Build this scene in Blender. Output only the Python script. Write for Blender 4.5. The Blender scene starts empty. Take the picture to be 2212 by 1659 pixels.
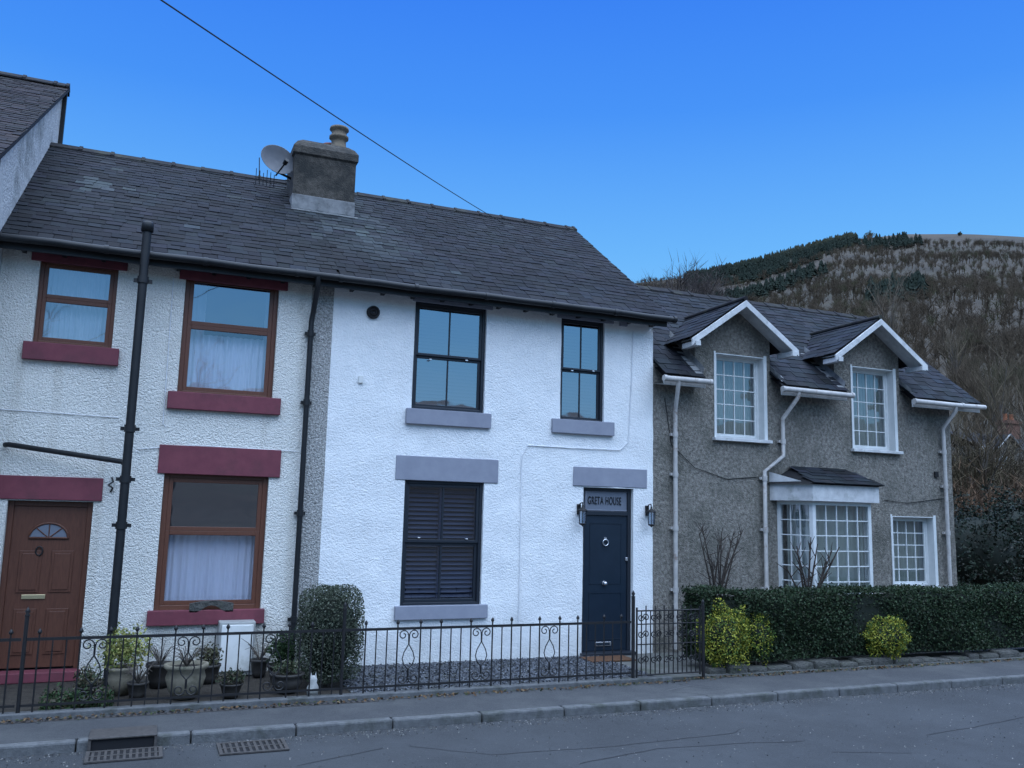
import bpy, math, random
import numpy as np
from mathutils import Vector, Matrix, noise
rnd=random.Random(7); NR=np.random.RandomState(5)
S=bpy.context.scene; C=S.collection
# ---------------- camera calibration (photo measured on a 2212x1659 copy) ----------------
F=1880.0; RHO=math.radians(1.43); TH=math.radians(8.26); PS=math.radians(22.3); CAMZ=2.0
Rv=Vector((math.cos(PS),-math.sin(PS),0)); Fh=Vector((math.sin(PS),math.cos(PS),0))
Fv=Fh*math.cos(TH)+Vector((0,0,math.sin(TH))); Uv=-Fh*math.sin(TH)+Vector((0,0,math.cos(TH)))
CX=Rv*math.cos(RHO)+Uv*math.sin(RHO); CY=-Rv*math.sin(RHO)+Uv*math.cos(RHO)
def ray(px,py): return Fv+CX*((px-1106)/F)+CY*((829.5-py)/F)
def P(px,py,Y):
    r=ray(px,py); t=Y/r.y; return r.x*t, CAMZ+r.z*t
def G(px,py,z=0.0):
    r=ray(px,py); t=(z-CAMZ)/r.z; return r.x*t, r.y*t
def R4(l,r,t,b,Y):
    my=(t+b)/2; mx=(l+r)/2
    return (P(l,my,Y)[0],P(r,my,Y)[0],P(mx,b,Y)[1],P(mx,t,Y)[1])
cam=bpy.data.cameras.new('camera'); co=bpy.data.objects.new('camera',cam); C.objects.link(co); S.camera=co
cam.sensor_width=36; cam.lens=36*F/2212; cam.clip_end=20000; cam.clip_start=.05
m=Matrix((CX,CY,-Fv)).transposed().to_4x4(); m.translation=Vector((0,0,CAMZ)); co.matrix_world=m
# ---------------- materials ----------------
def M(name,c,c2=None,scale=8,rough=.8,bump=0,bscale=60,bdist=.01,attr=False,stain=None,sscale=1.2,sth=(.5,.7),metal=0,spec=.4,voro=False,stretch=None,trans=0,dirt=None,streak=None):
    mt=bpy.data.materials.new(name); mt.use_nodes=True; nt=mt.node_tree; N=nt.nodes; L=nt.links
    b=N['Principled BSDF']; b.inputs['Roughness'].default_value=rough; b.inputs['Metallic'].default_value=metal
    b.inputs['Specular IOR Level'].default_value=spec
    tc=N.new('ShaderNodeTexCoord'); src=tc.outputs['Object']
    if stretch:
        mp=N.new('ShaderNodeMapping'); mp.inputs['Scale'].default_value=stretch; L.new(src,mp.inputs[0]); src2=mp.outputs[0]
    else: src2=src
    def mix(a,bb,fac,mode='MIX'):
        x=N.new('ShaderNodeMix'); x.data_type='RGBA'; x.blend_type=mode
        for i,val in ((6,a),(7,bb)):
            if isinstance(val,tuple): x.inputs[i].default_value=(*val,1)
            else: L.new(val,x.inputs[i])
        if isinstance(fac,float): x.inputs[0].default_value=fac
        else: L.new(fac,x.inputs[0])
        return x.outputs[2]
    cur=None
    if c2:
        n=N.new('ShaderNodeTexNoise'); n.inputs['Scale'].default_value=scale; n.inputs['Detail'].default_value=6; n.inputs['Roughness'].default_value=.65; L.new(src2,n.inputs['Vector'])
        rp=N.new('ShaderNodeMapRange'); rp.inputs[1].default_value=.35; rp.inputs[2].default_value=.65; L.new(n.outputs[0],rp.inputs[0])
        cur=mix(c,c2,rp.outputs[0])
    else: cur=mix(c,c,.5)
    if stain:
        n=N.new('ShaderNodeTexNoise'); n.inputs['Scale'].default_value=sscale; n.inputs['Detail'].default_value=7; n.inputs['Roughness'].default_value=.7; L.new(src2,n.inputs['Vector'])
        rp=N.new('ShaderNodeMapRange'); rp.inputs[1].default_value=sth[0]; rp.inputs[2].default_value=sth[1]; L.new(n.outputs[0],rp.inputs[0])
        cur=mix(cur,stain,rp.outputs[0])
    if streak:  # vertical rain streaks in the render
        mp=N.new('ShaderNodeMapping'); mp.inputs['Scale'].default_value=(5,5,.35); L.new(src,mp.inputs[0])
        n=N.new('ShaderNodeTexNoise'); n.inputs['Scale'].default_value=1; n.inputs['Detail'].default_value=6; L.new(mp.outputs[0],n.inputs['Vector'])
        rp=N.new('ShaderNodeMapRange'); rp.inputs[1].default_value=.55; rp.inputs[2].default_value=.8; rp.inputs[4].default_value=.7; L.new(n.outputs[0],rp.inputs[0])
        cur=mix(cur,streak,rp.outputs[0])
    if dirt:  # splash staining low on the wall (object z = height above ground)
        sp=N.new('ShaderNodeSeparateXYZ'); L.new(src,sp.inputs[0]); n=N.new('ShaderNodeTexNoise'); n.inputs['Scale'].default_value=2.5; n.inputs['Detail'].default_value=6; L.new(src,n.inputs['Vector'])
        ad=N.new('ShaderNodeMath'); ad.operation='MULTIPLY_ADD'; L.new(n.outputs[0],ad.inputs[0]); ad.inputs[1].default_value=-1.6; L.new(sp.outputs[2],ad.inputs[2])
        rp=N.new('ShaderNodeMapRange'); rp.inputs[1].default_value=-.1; rp.inputs[2].default_value=-1.0; rp.inputs[3].default_value=0; rp.inputs[4].default_value=.75; L.new(ad.outputs[0],rp.inputs[0])
        cur=mix(cur,dirt,rp.outputs[0])
    if attr:
        at=N.new('ShaderNodeAttribute'); at.attribute_name='col'; cur=mix(cur,at.outputs['Color'],1.0,'MULTIPLY')
    L.new(cur,b.inputs['Base Color'])
    if bump:
        if voro:
            n=N.new('ShaderNodeTexVoronoi'); n.feature='F1'; n.inputs['Scale'].default_value=bscale; L.new(src,n.inputs['Vector'])
            n2=N.new('ShaderNodeTexNoise'); n2.inputs['Scale'].default_value=bscale*.5; n2.inputs['Detail'].default_value=4; L.new(src,n2.inputs['Vector'])
            ma=N.new('ShaderNodeMath'); ma.operation='MULTIPLY_ADD'; L.new(n.outputs['Distance'],ma.inputs[0]); ma.inputs[1].default_value=-.6; L.new(n2.outputs[0],ma.inputs[2]); ho=ma.outputs[0]
        else:
            n=N.new('ShaderNodeTexNoise'); n.inputs['Scale'].default_value=bscale; n.inputs['Detail'].default_value=5; n.inputs['Roughness'].default_value=.6; L.new(src,n.inputs['Vector']); ho=n.outputs[0]
        bp=N.new('ShaderNodeBump'); bp.inputs['Strength'].default_value=bump; bp.inputs['Distance'].default_value=bdist; L.new(ho,bp.inputs['Height']); L.new(bp.outputs[0],b.inputs['Normal'])
    return mt
def glass_mat(name,fac,tint=(.75,.8,.85),rough=.02):
    mt=bpy.data.materials.new(name); mt.use_nodes=True; nt=mt.node_tree; N=nt.nodes; L=nt.links; N.clear()
    o=N.new('ShaderNodeOutputMaterial'); mx=N.new('ShaderNodeMixShader'); t=N.new('ShaderNodeBsdfTransparent'); g=N.new('ShaderNodeBsdfGlossy')
    t.inputs[0].default_value=(*tint,1); g.inputs[0].default_value=(.88,.9,1,1); g.inputs['Roughness'].default_value=rough
    tc=N.new('ShaderNodeTexCoord'); n=N.new('ShaderNodeTexNoise'); n.inputs['Scale'].default_value=1.7; L.new(tc.outputs['Object'],n.inputs['Vector'])
    bp=N.new('ShaderNodeBump'); bp.inputs['Strength'].default_value=.16; bp.inputs['Distance'].default_value=.02; L.new(n.outputs[0],bp.inputs['Height']); L.new(bp.outputs[0],g.inputs['Normal'])
    mx.inputs[0].default_value=fac; L.new(t.outputs[0],mx.inputs[1]); L.new(g.outputs[0],mx.inputs[2]); L.new(mx.outputs[0],o.inputs[0]); return mt
m_dash=M('dash_white',(.64,.62,.56),(.82,.8,.75),60,.95,.8,60,.022,stain=(.52,.5,.44),sscale=2.2,sth=(.58,.85),voro=True,dirt=(.36,.34,.29),streak=(.5,.47,.41))
m_dashg=M('dash_grey',(.17,.17,.16),(.6,.58,.55),42,.95,.9,60,.025,voro=True)
m_white=M('roughcast_white',(.77,.78,.78),(.84,.84,.83),6,.9,.75,52,.013,stain=(.7,.71,.72),sscale=1.5,sth=(.6,.85),voro=True,dirt=(.55,.55,.53),streak=(.74,.74,.73))
m_grey=M('render_grey',(.11,.1,.088),(.31,.285,.245),20,.95,.8,60,.02,stain=(.075,.075,.06),sscale=1.6,sth=(.46,.75),voro=True,streak=(.12,.115,.1))
m_gable=M('gable_render',(.45,.45,.45),(.62,.62,.6),9,.95,.8,40,.015,stain=(.2,.21,.2),sscale=1.4,sth=(.48,.7),voro=True)
m_slate=M('slate',(.7,.7,.74),(1,1,1),14,.75,.4,35,.005,attr=True,spec=.18,stain=(.85,.9,.75),sscale=2,sth=(.55,.75))
m_under=M('underlay',(.008,.008,.01)); m_ridge=M('ridge_tile',(.016,.0155,.018),(.028,.027,.029),9,.85,.5,40,.008,stain=(.05,.05,.038),sscale=4,spec=.2)
m_maroon=M('maroon_paint',(.15,.034,.05),(.19,.046,.062),5,.65,.3,40,.004,stain=(.12,.035,.045),sscale=3)
m_lilac=M('grey_paint',(.24,.25,.3),(.28,.29,.34),5,.7,.3,60,.004)
m_brown=M('brown_frame',(.11,.043,.026),(.145,.057,.034),20,.4,stretch=(6,6,1))
m_door=M('brown_door',(.09,.034,.021),(.125,.05,.03),8,.42,stretch=(8,8,1))
m_anth=M('anthracite',(.018,.023,.032),rough=.4); m_navy=M('navy_paint',(.01,.019,.032),(.013,.023,.038),6,.35)
m_black=M('black_iron',(.01,.01,.012),(.017,.015,.015),30,.5,.3,80,.003); m_pipe=M('black_pipe',(.008,.009,.011),(.015,.016,.018),7,.5,stretch=(1,1,.5))
m_iron=M('worn_iron',(.04,.037,.035),(.08,.07,.065),30,.6,.4,60,.003)
m_cream=M('cream_pipe',(.4,.38,.36),(.52,.49,.46),9,.6,stain=(.2,.12,.08),sscale=5,sth=(.56,.7))
m_wframe=M('white_frame',(.62,.64,.63),(.7,.71,.7),6,.5); m_board=M('white_board',(.5,.5,.5),(.66,.66,.65),7,.65,stain=(.26,.28,.24),sscale=5,sth=(.55,.8))
m_glass=glass_mat('glass',.32); m_glassd=glass_mat('glass_dark',.42,(.35,.38,.46)); m_glassm=glass_mat('glass_mid',.36,(.5,.53,.6)); m_glassg=glass_mat('glass_pale',.17,(.62,.66,.66)); m_glassb=glass_mat('glass_black',.3,(.3,.33,.38)); m_frost=M('frosted_glass',(.16,.18,.22),rough=.25)
m_curt=M('net_curtain',(.66,.67,.7),rough=.9); m_curtg=M('pale_curtain',(.6,.63,.58),rough=.9); m_blind=M('blind_grey',(.1,.12,.16),rough=.7); m_shut=M('shutter_grey',(.022,.032,.055),rough=.5)
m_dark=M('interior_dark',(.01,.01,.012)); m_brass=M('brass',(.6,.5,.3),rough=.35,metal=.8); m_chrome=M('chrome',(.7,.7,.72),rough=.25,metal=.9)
m_stack=M('stack_render',(.045,.04,.035),(.1,.088,.075),12,.95,.7,50,.014,stain=(.03,.03,.028),sscale=2.5,sth=(.45,.65),voro=True); m_lead=M('lead',(.16,.165,.17),(.26,.26,.26),8,.7,stain=(.08,.08,.08),sscale=5)
m_pot=M('clay_pot',(.14,.11,.078),(.19,.15,.105),9,.8,.3,30,stain=(.07,.065,.055),sscale=6); m_potred=M('red_pot',(.2,.07,.045),(.26,.1,.06),9,.8); m_dish=M('dish_grey',(.12,.125,.14),(.16,.165,.18),3,.5)
m_road=M('asphalt',(.03,.032,.035),(.062,.065,.07),110,.9,.9,190,.01,stain=(.068,.072,.078),sscale=.7,sth=(.4,.75)); m_pave=M('pavement_tarmac',(.038,.039,.043),(.07,.072,.075),70,.92,.8,130,.008,stain=(.09,.091,.09),sscale=1.1,sth=(.45,.75))
m_kerb=M('kerb_stone',(.085,.087,.09),(.135,.137,.138),14,.9,.7,60,.01,stain=(.045,.05,.04),sscale=3); m_crack=M('tar_seam',(.03,.03,.033),rough=.8); m_chalk=M('faint_mark',(.12,.12,.12))
m_soil=M('soil',(.025,.02,.016),(.055,.045,.034),12,.95,1,40,.03); m_chip=M('slate_chip',(1,1,1),attr=True,rough=.7); m_slab=M('slab',(.1,.1,.095),(.15,.15,.14),6,.9,.6,40,.01,stain=(.06,.07,.045),sscale=2.5)
m_stone=M('wall_stone',(.055,.055,.05),(.11,.105,.095),8,.95,1,18,.04,stain=(.035,.045,.025),sscale=4)
m_leaf=M('leaf',(1,1,1),attr=True,rough=.6,spec=.2); m_bark=M('bark',(.06,.048,.04),(.11,.095,.08),14,.95,.6,30,.02); m_redbark=M('shrub_bark',(.035,.026,.022),(.07,.055,.045),14,.95,.6,30,.02); m_twig=M('twig',(1,1,1),attr=True,rough=.95,spec=.1)
m_hill=M('hillside',(.045,.037,.026),(.075,.058,.04),.03,.95,.4,.4,1.5,stain=(.06,.052,.034),sscale=.012,sth=(.5,.65)); m_cable=M('cable',(.02,.02,.02)); m_wcable=M('white_cable',(.7,.71,.73),rough=.6)
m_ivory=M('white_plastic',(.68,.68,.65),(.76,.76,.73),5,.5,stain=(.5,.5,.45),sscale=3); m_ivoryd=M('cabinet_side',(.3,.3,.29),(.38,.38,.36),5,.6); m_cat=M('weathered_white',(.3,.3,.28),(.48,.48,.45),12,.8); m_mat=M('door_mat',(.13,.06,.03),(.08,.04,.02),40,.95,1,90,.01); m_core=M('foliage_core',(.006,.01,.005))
m_let=M('lettering',(.006,.008,.012),rough=.5)
# ---------------- mesh builder ----------------
ORG={}
def link(o,parent):
    C.objects.link(o)
    if parent: o.parent=parent; ORG[o.name]=ORG[parent.name]
    else: ORG[o.name]=Vector((0,0,0))
class MB:
    def __init__(s): s.v=[]; s.f=[]; s.sm=[]; s.T=None
    def add(s,vs,fs,sm=False):
        k=len(s.v)
        for q in vs:
            q=Vector(q); s.v.append(s.T@q if s.T else q)
        for f in fs: s.f.append([k+i for i in f]); s.sm.append(sm)
        return s
    def box(s,x0,x1,y0,y1,z0,z1):
        return s.add([(x0,y0,z0),(x1,y0,z0),(x1,y1,z0),(x0,y1,z0),(x0,y0,z1),(x1,y0,z1),(x1,y1,z1),(x0,y1,z1)],[(0,3,2,1),(4,5,6,7),(0,1,5,4),(1,2,6,5),(2,3,7,6),(3,0,4,7)])
    def tube(s,pts,r,n=8,caps=True):
        pts=[Vector(p) for p in pts]; m=len(pts); rs=r if isinstance(r,(list,tuple)) else [r]*m
        k=len(s.v); prev=None; vs=[]
        for i,p in enumerate(pts):
            t=(pts[min(i+1,m-1)]-pts[max(i-1,0)]).normalized()
            if prev is None:
                a=Vector((0,0,1)) if abs(t.z)<.9 else Vector((1,0,0)); u=t.cross(a).normalized()
            else: u=(prev-t*prev.dot(t)).normalized()
            prev=u; w=t.cross(u)
            for j in range(n):
                an=2*math.pi*j/n; vs.append(p+(u*math.cos(an)+w*math.sin(an))*rs[i])
        fs=[(i*n+j,i*n+(j+1)%n,(i+1)*n+(j+1)%n,(i+1)*n+j) for i in range(m-1) for j in range(n)]
        s.add(vs,fs,n>5)
        if caps: s.add([vs[j] for j in range(n)],[tuple(range(n))[::-1]]); s.add([vs[(m-1)*n+j] for j in range(n)],[tuple(range(n))])
        return s
    def lathe(s,prof,cx,cy,cz=0,n=20):
        vs=[(cx+r*math.cos(2*math.pi*j/n),cy+r*math.sin(2*math.pi*j/n),cz+z) for r,z in prof for j in range(n)]
        return s.add(vs,[(i*n+j,i*n+(j+1)%n,(i+1)*n+(j+1)%n,(i+1)*n+j) for i in range(len(prof)-1) for j in range(n)],True)
    def poly(s,pts): return s.add(pts,[tuple(range(len(pts)))])
    def build(s,name,mat,parent=None,bevel=0,label=None):
        me=bpy.data.meshes.new(name); o=bpy.data.objects.new(name,me); link(o,parent); g=ORG[o.name]
        me.from_pydata([tuple(v-g) for v in s.v],[],s.f); me.materials.append(mat)
        me.polygons.foreach_set('use_smooth',s.sm); me.update()
        if bevel:
            b=o.modifiers.new('bevel','BEVEL'); b.width=bevel; b.segments=2; b.limit_method='ANGLE'
        if label: o['label']=label
        return o
def npmesh(name,V,Fa,mat,parent=None,cols=None):
    me=bpy.data.meshes.new(name); o=bpy.data.objects.new(name,me); link(o,parent); g=ORG[o.name]
    V=np.asarray(V,dtype=np.float32).reshape(-1,3)-np.array(g,dtype=np.float32); Fa=np.asarray(Fa,dtype=np.int32); k=Fa.shape[1]
    me.vertices.add(len(V)); me.vertices.foreach_set('co',V.ravel()); me.loops.add(Fa.size); me.loops.foreach_set('vertex_index',Fa.ravel())
    me.polygons.add(len(Fa)); me.polygons.foreach_set('loop_start',np.arange(len(Fa),dtype=np.int32)*k); me.polygons.foreach_set('loop_total',np.full(len(Fa),k,dtype=np.int32))
    me.update(calc_edges=True); me.materials.append(mat)
    if cols is not None:
        a=me.color_attributes.new('col','FLOAT_COLOR','POINT'); cc=np.ones((len(V),4),dtype=np.float32); cc[:,:3]=cols; a.data.foreach_set('color',cc.ravel())
    return o
def tag(o,label,cat,group=None):
    o['label']=label; o['category']=cat
    if group: o['group']=group
    return o
def thing(name,label,cat,loc,group=None):
    o=bpy.data.objects.new(name,None); C.objects.link(o); o.location=loc; o.empty_display_size=.2; ORG[o.name]=Vector(loc); return tag(o,label,cat,group)
def struct(o): o['kind']='structure'; return o
def leaves(name,pts,size,mat,parent,palette,asp=.5,nrm=None,nb=0.0):
    pts=np.asarray(pts); n=len(pts); a=NR.normal(size=(n,3)); 
    b=NR.normal(size=(n,3))
    if nrm is not None:
        nn=nrm*nb+NR.normal(size=(n,3))*.6; a=np.cross(nn,a); b=np.cross(nn,a)
    a/=np.linalg.norm(a,axis=1)[:,None]+1e-9; b-=a*(a*b).sum(1)[:,None]; b/=np.linalg.norm(b,axis=1)[:,None]+1e-9
    s=(size*NR.uniform(.6,1.3,n))[:,None]
    V=np.stack([pts-a*s,pts+b*s*asp,pts+a*s,pts-b*s*asp],1).reshape(-1,3)
    pal=np.array(palette); c=pal[NR.randint(0,len(pal),n)]*NR.uniform(.7,1.3,(n,1)); c=np.repeat(c,4,0)
    return npmesh(name,V,np.arange(n*4).reshape(-1,4),mat,parent,c)
# ---------------- terrain ----------------
def azel(px,py):
    r=ray(px,py); return math.degrees(math.atan2(r.x,r.y)), r.z/math.hypot(r.x,r.y)
prof=[azel(*p) for p in [(1250,640),(1350,612),(1450,600),(1520,590),(1640,566),(1760,532),(1830,512),(1880,507),(1950,500),(2090,503),(2212,508),(2500,530)]]
az_t=[-180,-150,-120,-60,-20,0]+[a for a,e in prof]+[80,100,120,150,180]
el_t=[.133,.133,.13,.1,.08,.08]+[e for a,e in prof]+[.28,.2,.1,.11,.133]  # rear values raise an unseen fell, added and sized to shade the street
R_t=[3000,3000,2800,1500,900,900]+[900]*len(prof)+[900,1200,2000,2800,3000]
r0_t=[200,200,200,150,60,40]+[40]*len(prof)+[60,100,150,200,200]
def terr(x,y):
    r=math.hypot(x,y); az=math.degrees(math.atan2(x,y)); E=np.interp(az,az_t,el_t); R=np.interp(az,az_t,R_t); r0=np.interp(az,az_t,r0_t)
    s=(r-r0)/(R-r0)
    if s<=0: return -.17
    z=E*R*min(s,1)**1.2 if s<=1 else E*R*(1-.2*(s-1))
    z+=noise.noise(Vector((x*.012,y*.012,0)))*9*min(s*4,1)*(1 if s<.9 else .2)*(1-math.exp(-r/300))
    return z-.17
rs=[.5,6,14,24,34,44,54,66,80,96,115,135,160,190,220,260,300,345,390,440,490,540,600,660,720,780,830,870,900,940,1000,1100,1300,1600,2000,2400,2800,3000,3300,4500,9000]
azs=[-180+i*3 for i in range(0,62)]+[6+i*.75 for i in range(0,80)]+[66+i*3 for i in range(0,38)]
V=[];Fq=[];n=len(azs)
for r in rs:
    for a in azs: x=r*math.sin(math.radians(a)); y=r*math.cos(math.radians(a)); V.append((x,y,terr(x,y)))
for i in range(len(rs)-1):
    for j in range(n): Fq.append((i*n+j,(i+1)*n+j,(i+1)*n+(j+1)%n,i*n+(j+1)%n))
o=npmesh('hills',V,np.array(Fq)[:,::-1],m_hill); struct(o); o.data.polygons.foreach_set('use_smooth',[True]*len(Fq))
# ---------------- ground strips ----------------
RZ=-.105; PZ=-.02; KY=8.5
struct(MB().box(-60,90,-6,KY,-.16,RZ).build('road',m_road)); struct(MB().box(-60,90,KY+.11,9.45,-.16,PZ).build('pavement',m_pave))
mb=MB(); x=-12.3
while x<30:
    w=.915; mb.box(x+.006,x+w-.006,KY+rnd.uniform(-.004,.004),KY+.116,-.15,PZ+rnd.uniform(0,.008)); x+=w
struct(mb.build('kerb',m_kerb,bevel=.018))
struct(MB().box(-12,2.2,9.58,11.6,-.15,-.012).build('garden_soil',m_soil)); struct(MB().box(2.2,13.8,9.58,11.6,-.15,-.004).build('garden_path',m_slab))
struct(MB().box(-12,6.1,9.45,9.58,-.15,.03).build('fence_plinth',m_kerb,bevel=.01))
mb=MB().box(-3,2.4,9.31,9.39,PZ+.001,PZ+.004); struct(mb.build('drain_channel',m_iron)); mb=MB(); x=-3
while x<2.38: mb.box(x,x+.025,9.325,9.375,PZ+.0045,PZ+.006); x+=.06
struct(mb.build('drain_channel_slots',m_dark))
def strip(mb,pl,z,w):
    g=[G(a,b,z) for a,b in pl]; pts=[]
    for (a,b),(c,d) in zip(g,g[1:]):
        k=max(2,int(math.hypot(c-a,d-b)/.12))
        for i in range(k): t=i/k; pts.append((a+(c-a)*t+rnd.uniform(-.012,.012),b+(d-b)*t+rnd.uniform(-.008,.008)))
    for (a,b),(c,d) in zip(pts,pts[1:]): mb.poly([(a,b-w,z+.004),(c,d-w,z+.004),(c,d+w,z+.004),(a,b+w,z+.004)])
mb=MB()
for pl in [[(845,1585),(885,1612),(1060,1631),(1330,1612),(1592,1583),(1600,1568)],[(1250,1650),(1420,1618),(1600,1606),(1735,1602),(1800,1625),(2000,1628)],[(2000,1588),(2100,1572),(2260,1540)],[(2010,1592),(2160,1622)],[(640,1655),(850,1612)]]: strip(mb,pl,RZ,.005)
struct(mb.build('road_seams',m_crack))
mb=MB(); strip(mb,[(1440,1492),(1490,1482),(1610,1496),(1555,1503),(1440,1492)],PZ,.007); struct(mb.build('pavement_marks',m_chalk))
n=24000; pts=np.stack([NR.uniform(2.2,6.0,n),NR.uniform(9.6,11.28,n),NR.uniform(0,.014,n)],1)
o=leaves('gravel',pts,.015,m_chip,None,[(.07,.078,.095),(.1,.107,.125),(.05,.053,.065),(.13,.138,.15)],.7,np.tile([0,0,1.],(n,1)),1.6); tag(o,'blue grey slate chippings covering the garden before the white house','gravel'); o['kind']='stuff'
n=9000; xx=NR.uniform(-4,16,n); yy=np.where(NR.rand(n)<.5,KY-.02-np.abs(NR.normal(0,.12,n)),NR.uniform(5,KY-.05,n)); pts=np.stack([xx,yy,np.full(n,RZ+.004)],1)
o=leaves('road_grit',pts,.008,m_chip,None,[(.13,.13,.12),(.09,.08,.07),(.2,.19,.18),(.03,.03,.03)],.7,np.tile([0,0,1.],(n,1)),1.4); tag(o,'fine loose grit scattered over the road and along the kerb','grit'); o['kind']='stuff'
def grate(l,r,t,b,label,nb):
    x0,y0=G(l,b,RZ); x1,_=G(r,b,RZ); _,y1=G((l+r)/2,t,RZ); y1=min(y1,KY-.03); z=RZ+.005
    th=thing('drain_grate',label,'drain',((x0+x1)/2,(y0+y1)/2,z))
    MB().box(x0,x1,y0,y1,z-.002,z+.001).build('pit',m_dark,th)
    f=MB(); w=.03; f.box(x0,x1,y0,y0+w,z,z+.012).box(x0,x1,y1-w,y1,z,z+.012).box(x0,x0+w,y0+w,y1-w,z,z+.012).box(x1-w,x1,y0+w,y1-w,z,z+.012); f.build('frame',m_iron,th)
    g=MB(); k=(x1-x0-2*w)/nb
    for i in range(nb): a=x0+w+i*k; g.box(a+k*.3,a+k*.75,y0+w,y1-w,z,z+.01)
    g.box(x0+w,x1-w,(y0+y1)/2-.012,(y0+y1)/2+.012,z,z+.0115); g.build('bars',m_iron,th)
grate(180,352,1622,1652,'black iron drain grate below the raised kerb inlet, nearer the left edge',11)
grate(474,632,1603,1634,'black iron drain grate in the gutter right of the kerb inlet',10)
x0,_=G(190,1618,RZ); x1,_=G(338,1614,RZ)
th=thing('kerb_inlet','raised black iron kerb drain inlet at the pavement edge','drain',((x0+x1)/2,KY+.06,RZ)); MB().box(x0,x1,KY-.04,KY+.3,PZ+.009,PZ+.026).build('cover',m_iron,th,.006)
MB().box(x0+.01,x1-.01,KY-.015,KY-.005,RZ+.002,PZ+.008).build('opening',m_dark,th)
for k in range(2): X=x0+.01+(x1-x0-.02)*k; MB().box(X-.012,X+.012,KY-.035,KY-.016,RZ,PZ+.008).build('inlet_post',m_iron,th)
# ---------------- walls ----------------
def facade(mb,x0,x1,z0,z1,Y,ops,depth=.13,step=.08,amp=.006,allow=None,bx=()):
    def br(a,b,ex):
        e=sorted(set([round(v,5) for v in [a,b]+[v for v in ex if a<v<b]])); out=[]
        for p,q in zip(e,e[1:]):
            k=max(1,round((q-p)/step)); out+=[p+(q-p)*i/k for i in range(k)]
        return out+[b]
    xs=br(x0,x1,[v for o in ops for v in o[:2]]+list(bx)); zs=br(z0,z1,[v for o in ops for v in o[2:]]+([4.28,4.63] if allow else []))
    idx={}; vs=[]; fs=[]
    def vid(i,j):
        if (i,j) not in idx:
            x,z=xs[i],zs[j]; idx[(i,j)]=len(vs); vs.append((x,Y+amp*noise.noise(Vector((x*2.3,z*2.3,Y)))*1.2+amp*.6*noise.noise(Vector((x*9,z*9,3))),z))
        return idx[(i,j)]
    for i in range(len(xs)-1):
        for j in range(len(zs)-1):
            cx=(xs[i]+xs[i+1])/2; cz=(zs[j]+zs[j+1])/2
            if any(o[0]<cx<o[1] and o[2]<cz<o[3] for o in ops): continue
            if allow and not allow(cx,cz): continue
            fs.append((vid(i,j),vid(i+1,j),vid(i+1,j+1),vid(i,j+1)))
    mb.add(vs,fs,True)
    for a,b,c,d in ops:
        y=Y-.004; D=Y+depth
        mb.add([(a,y,c),(b,y,c),(b,y,d),(a,y,d),(a,D,c),(b,D,c),(b,D,d),(a,D,d)],[(0,1,5,4),(1,2,6,5),(2,3,7,6),(3,0,4,7)])
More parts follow.
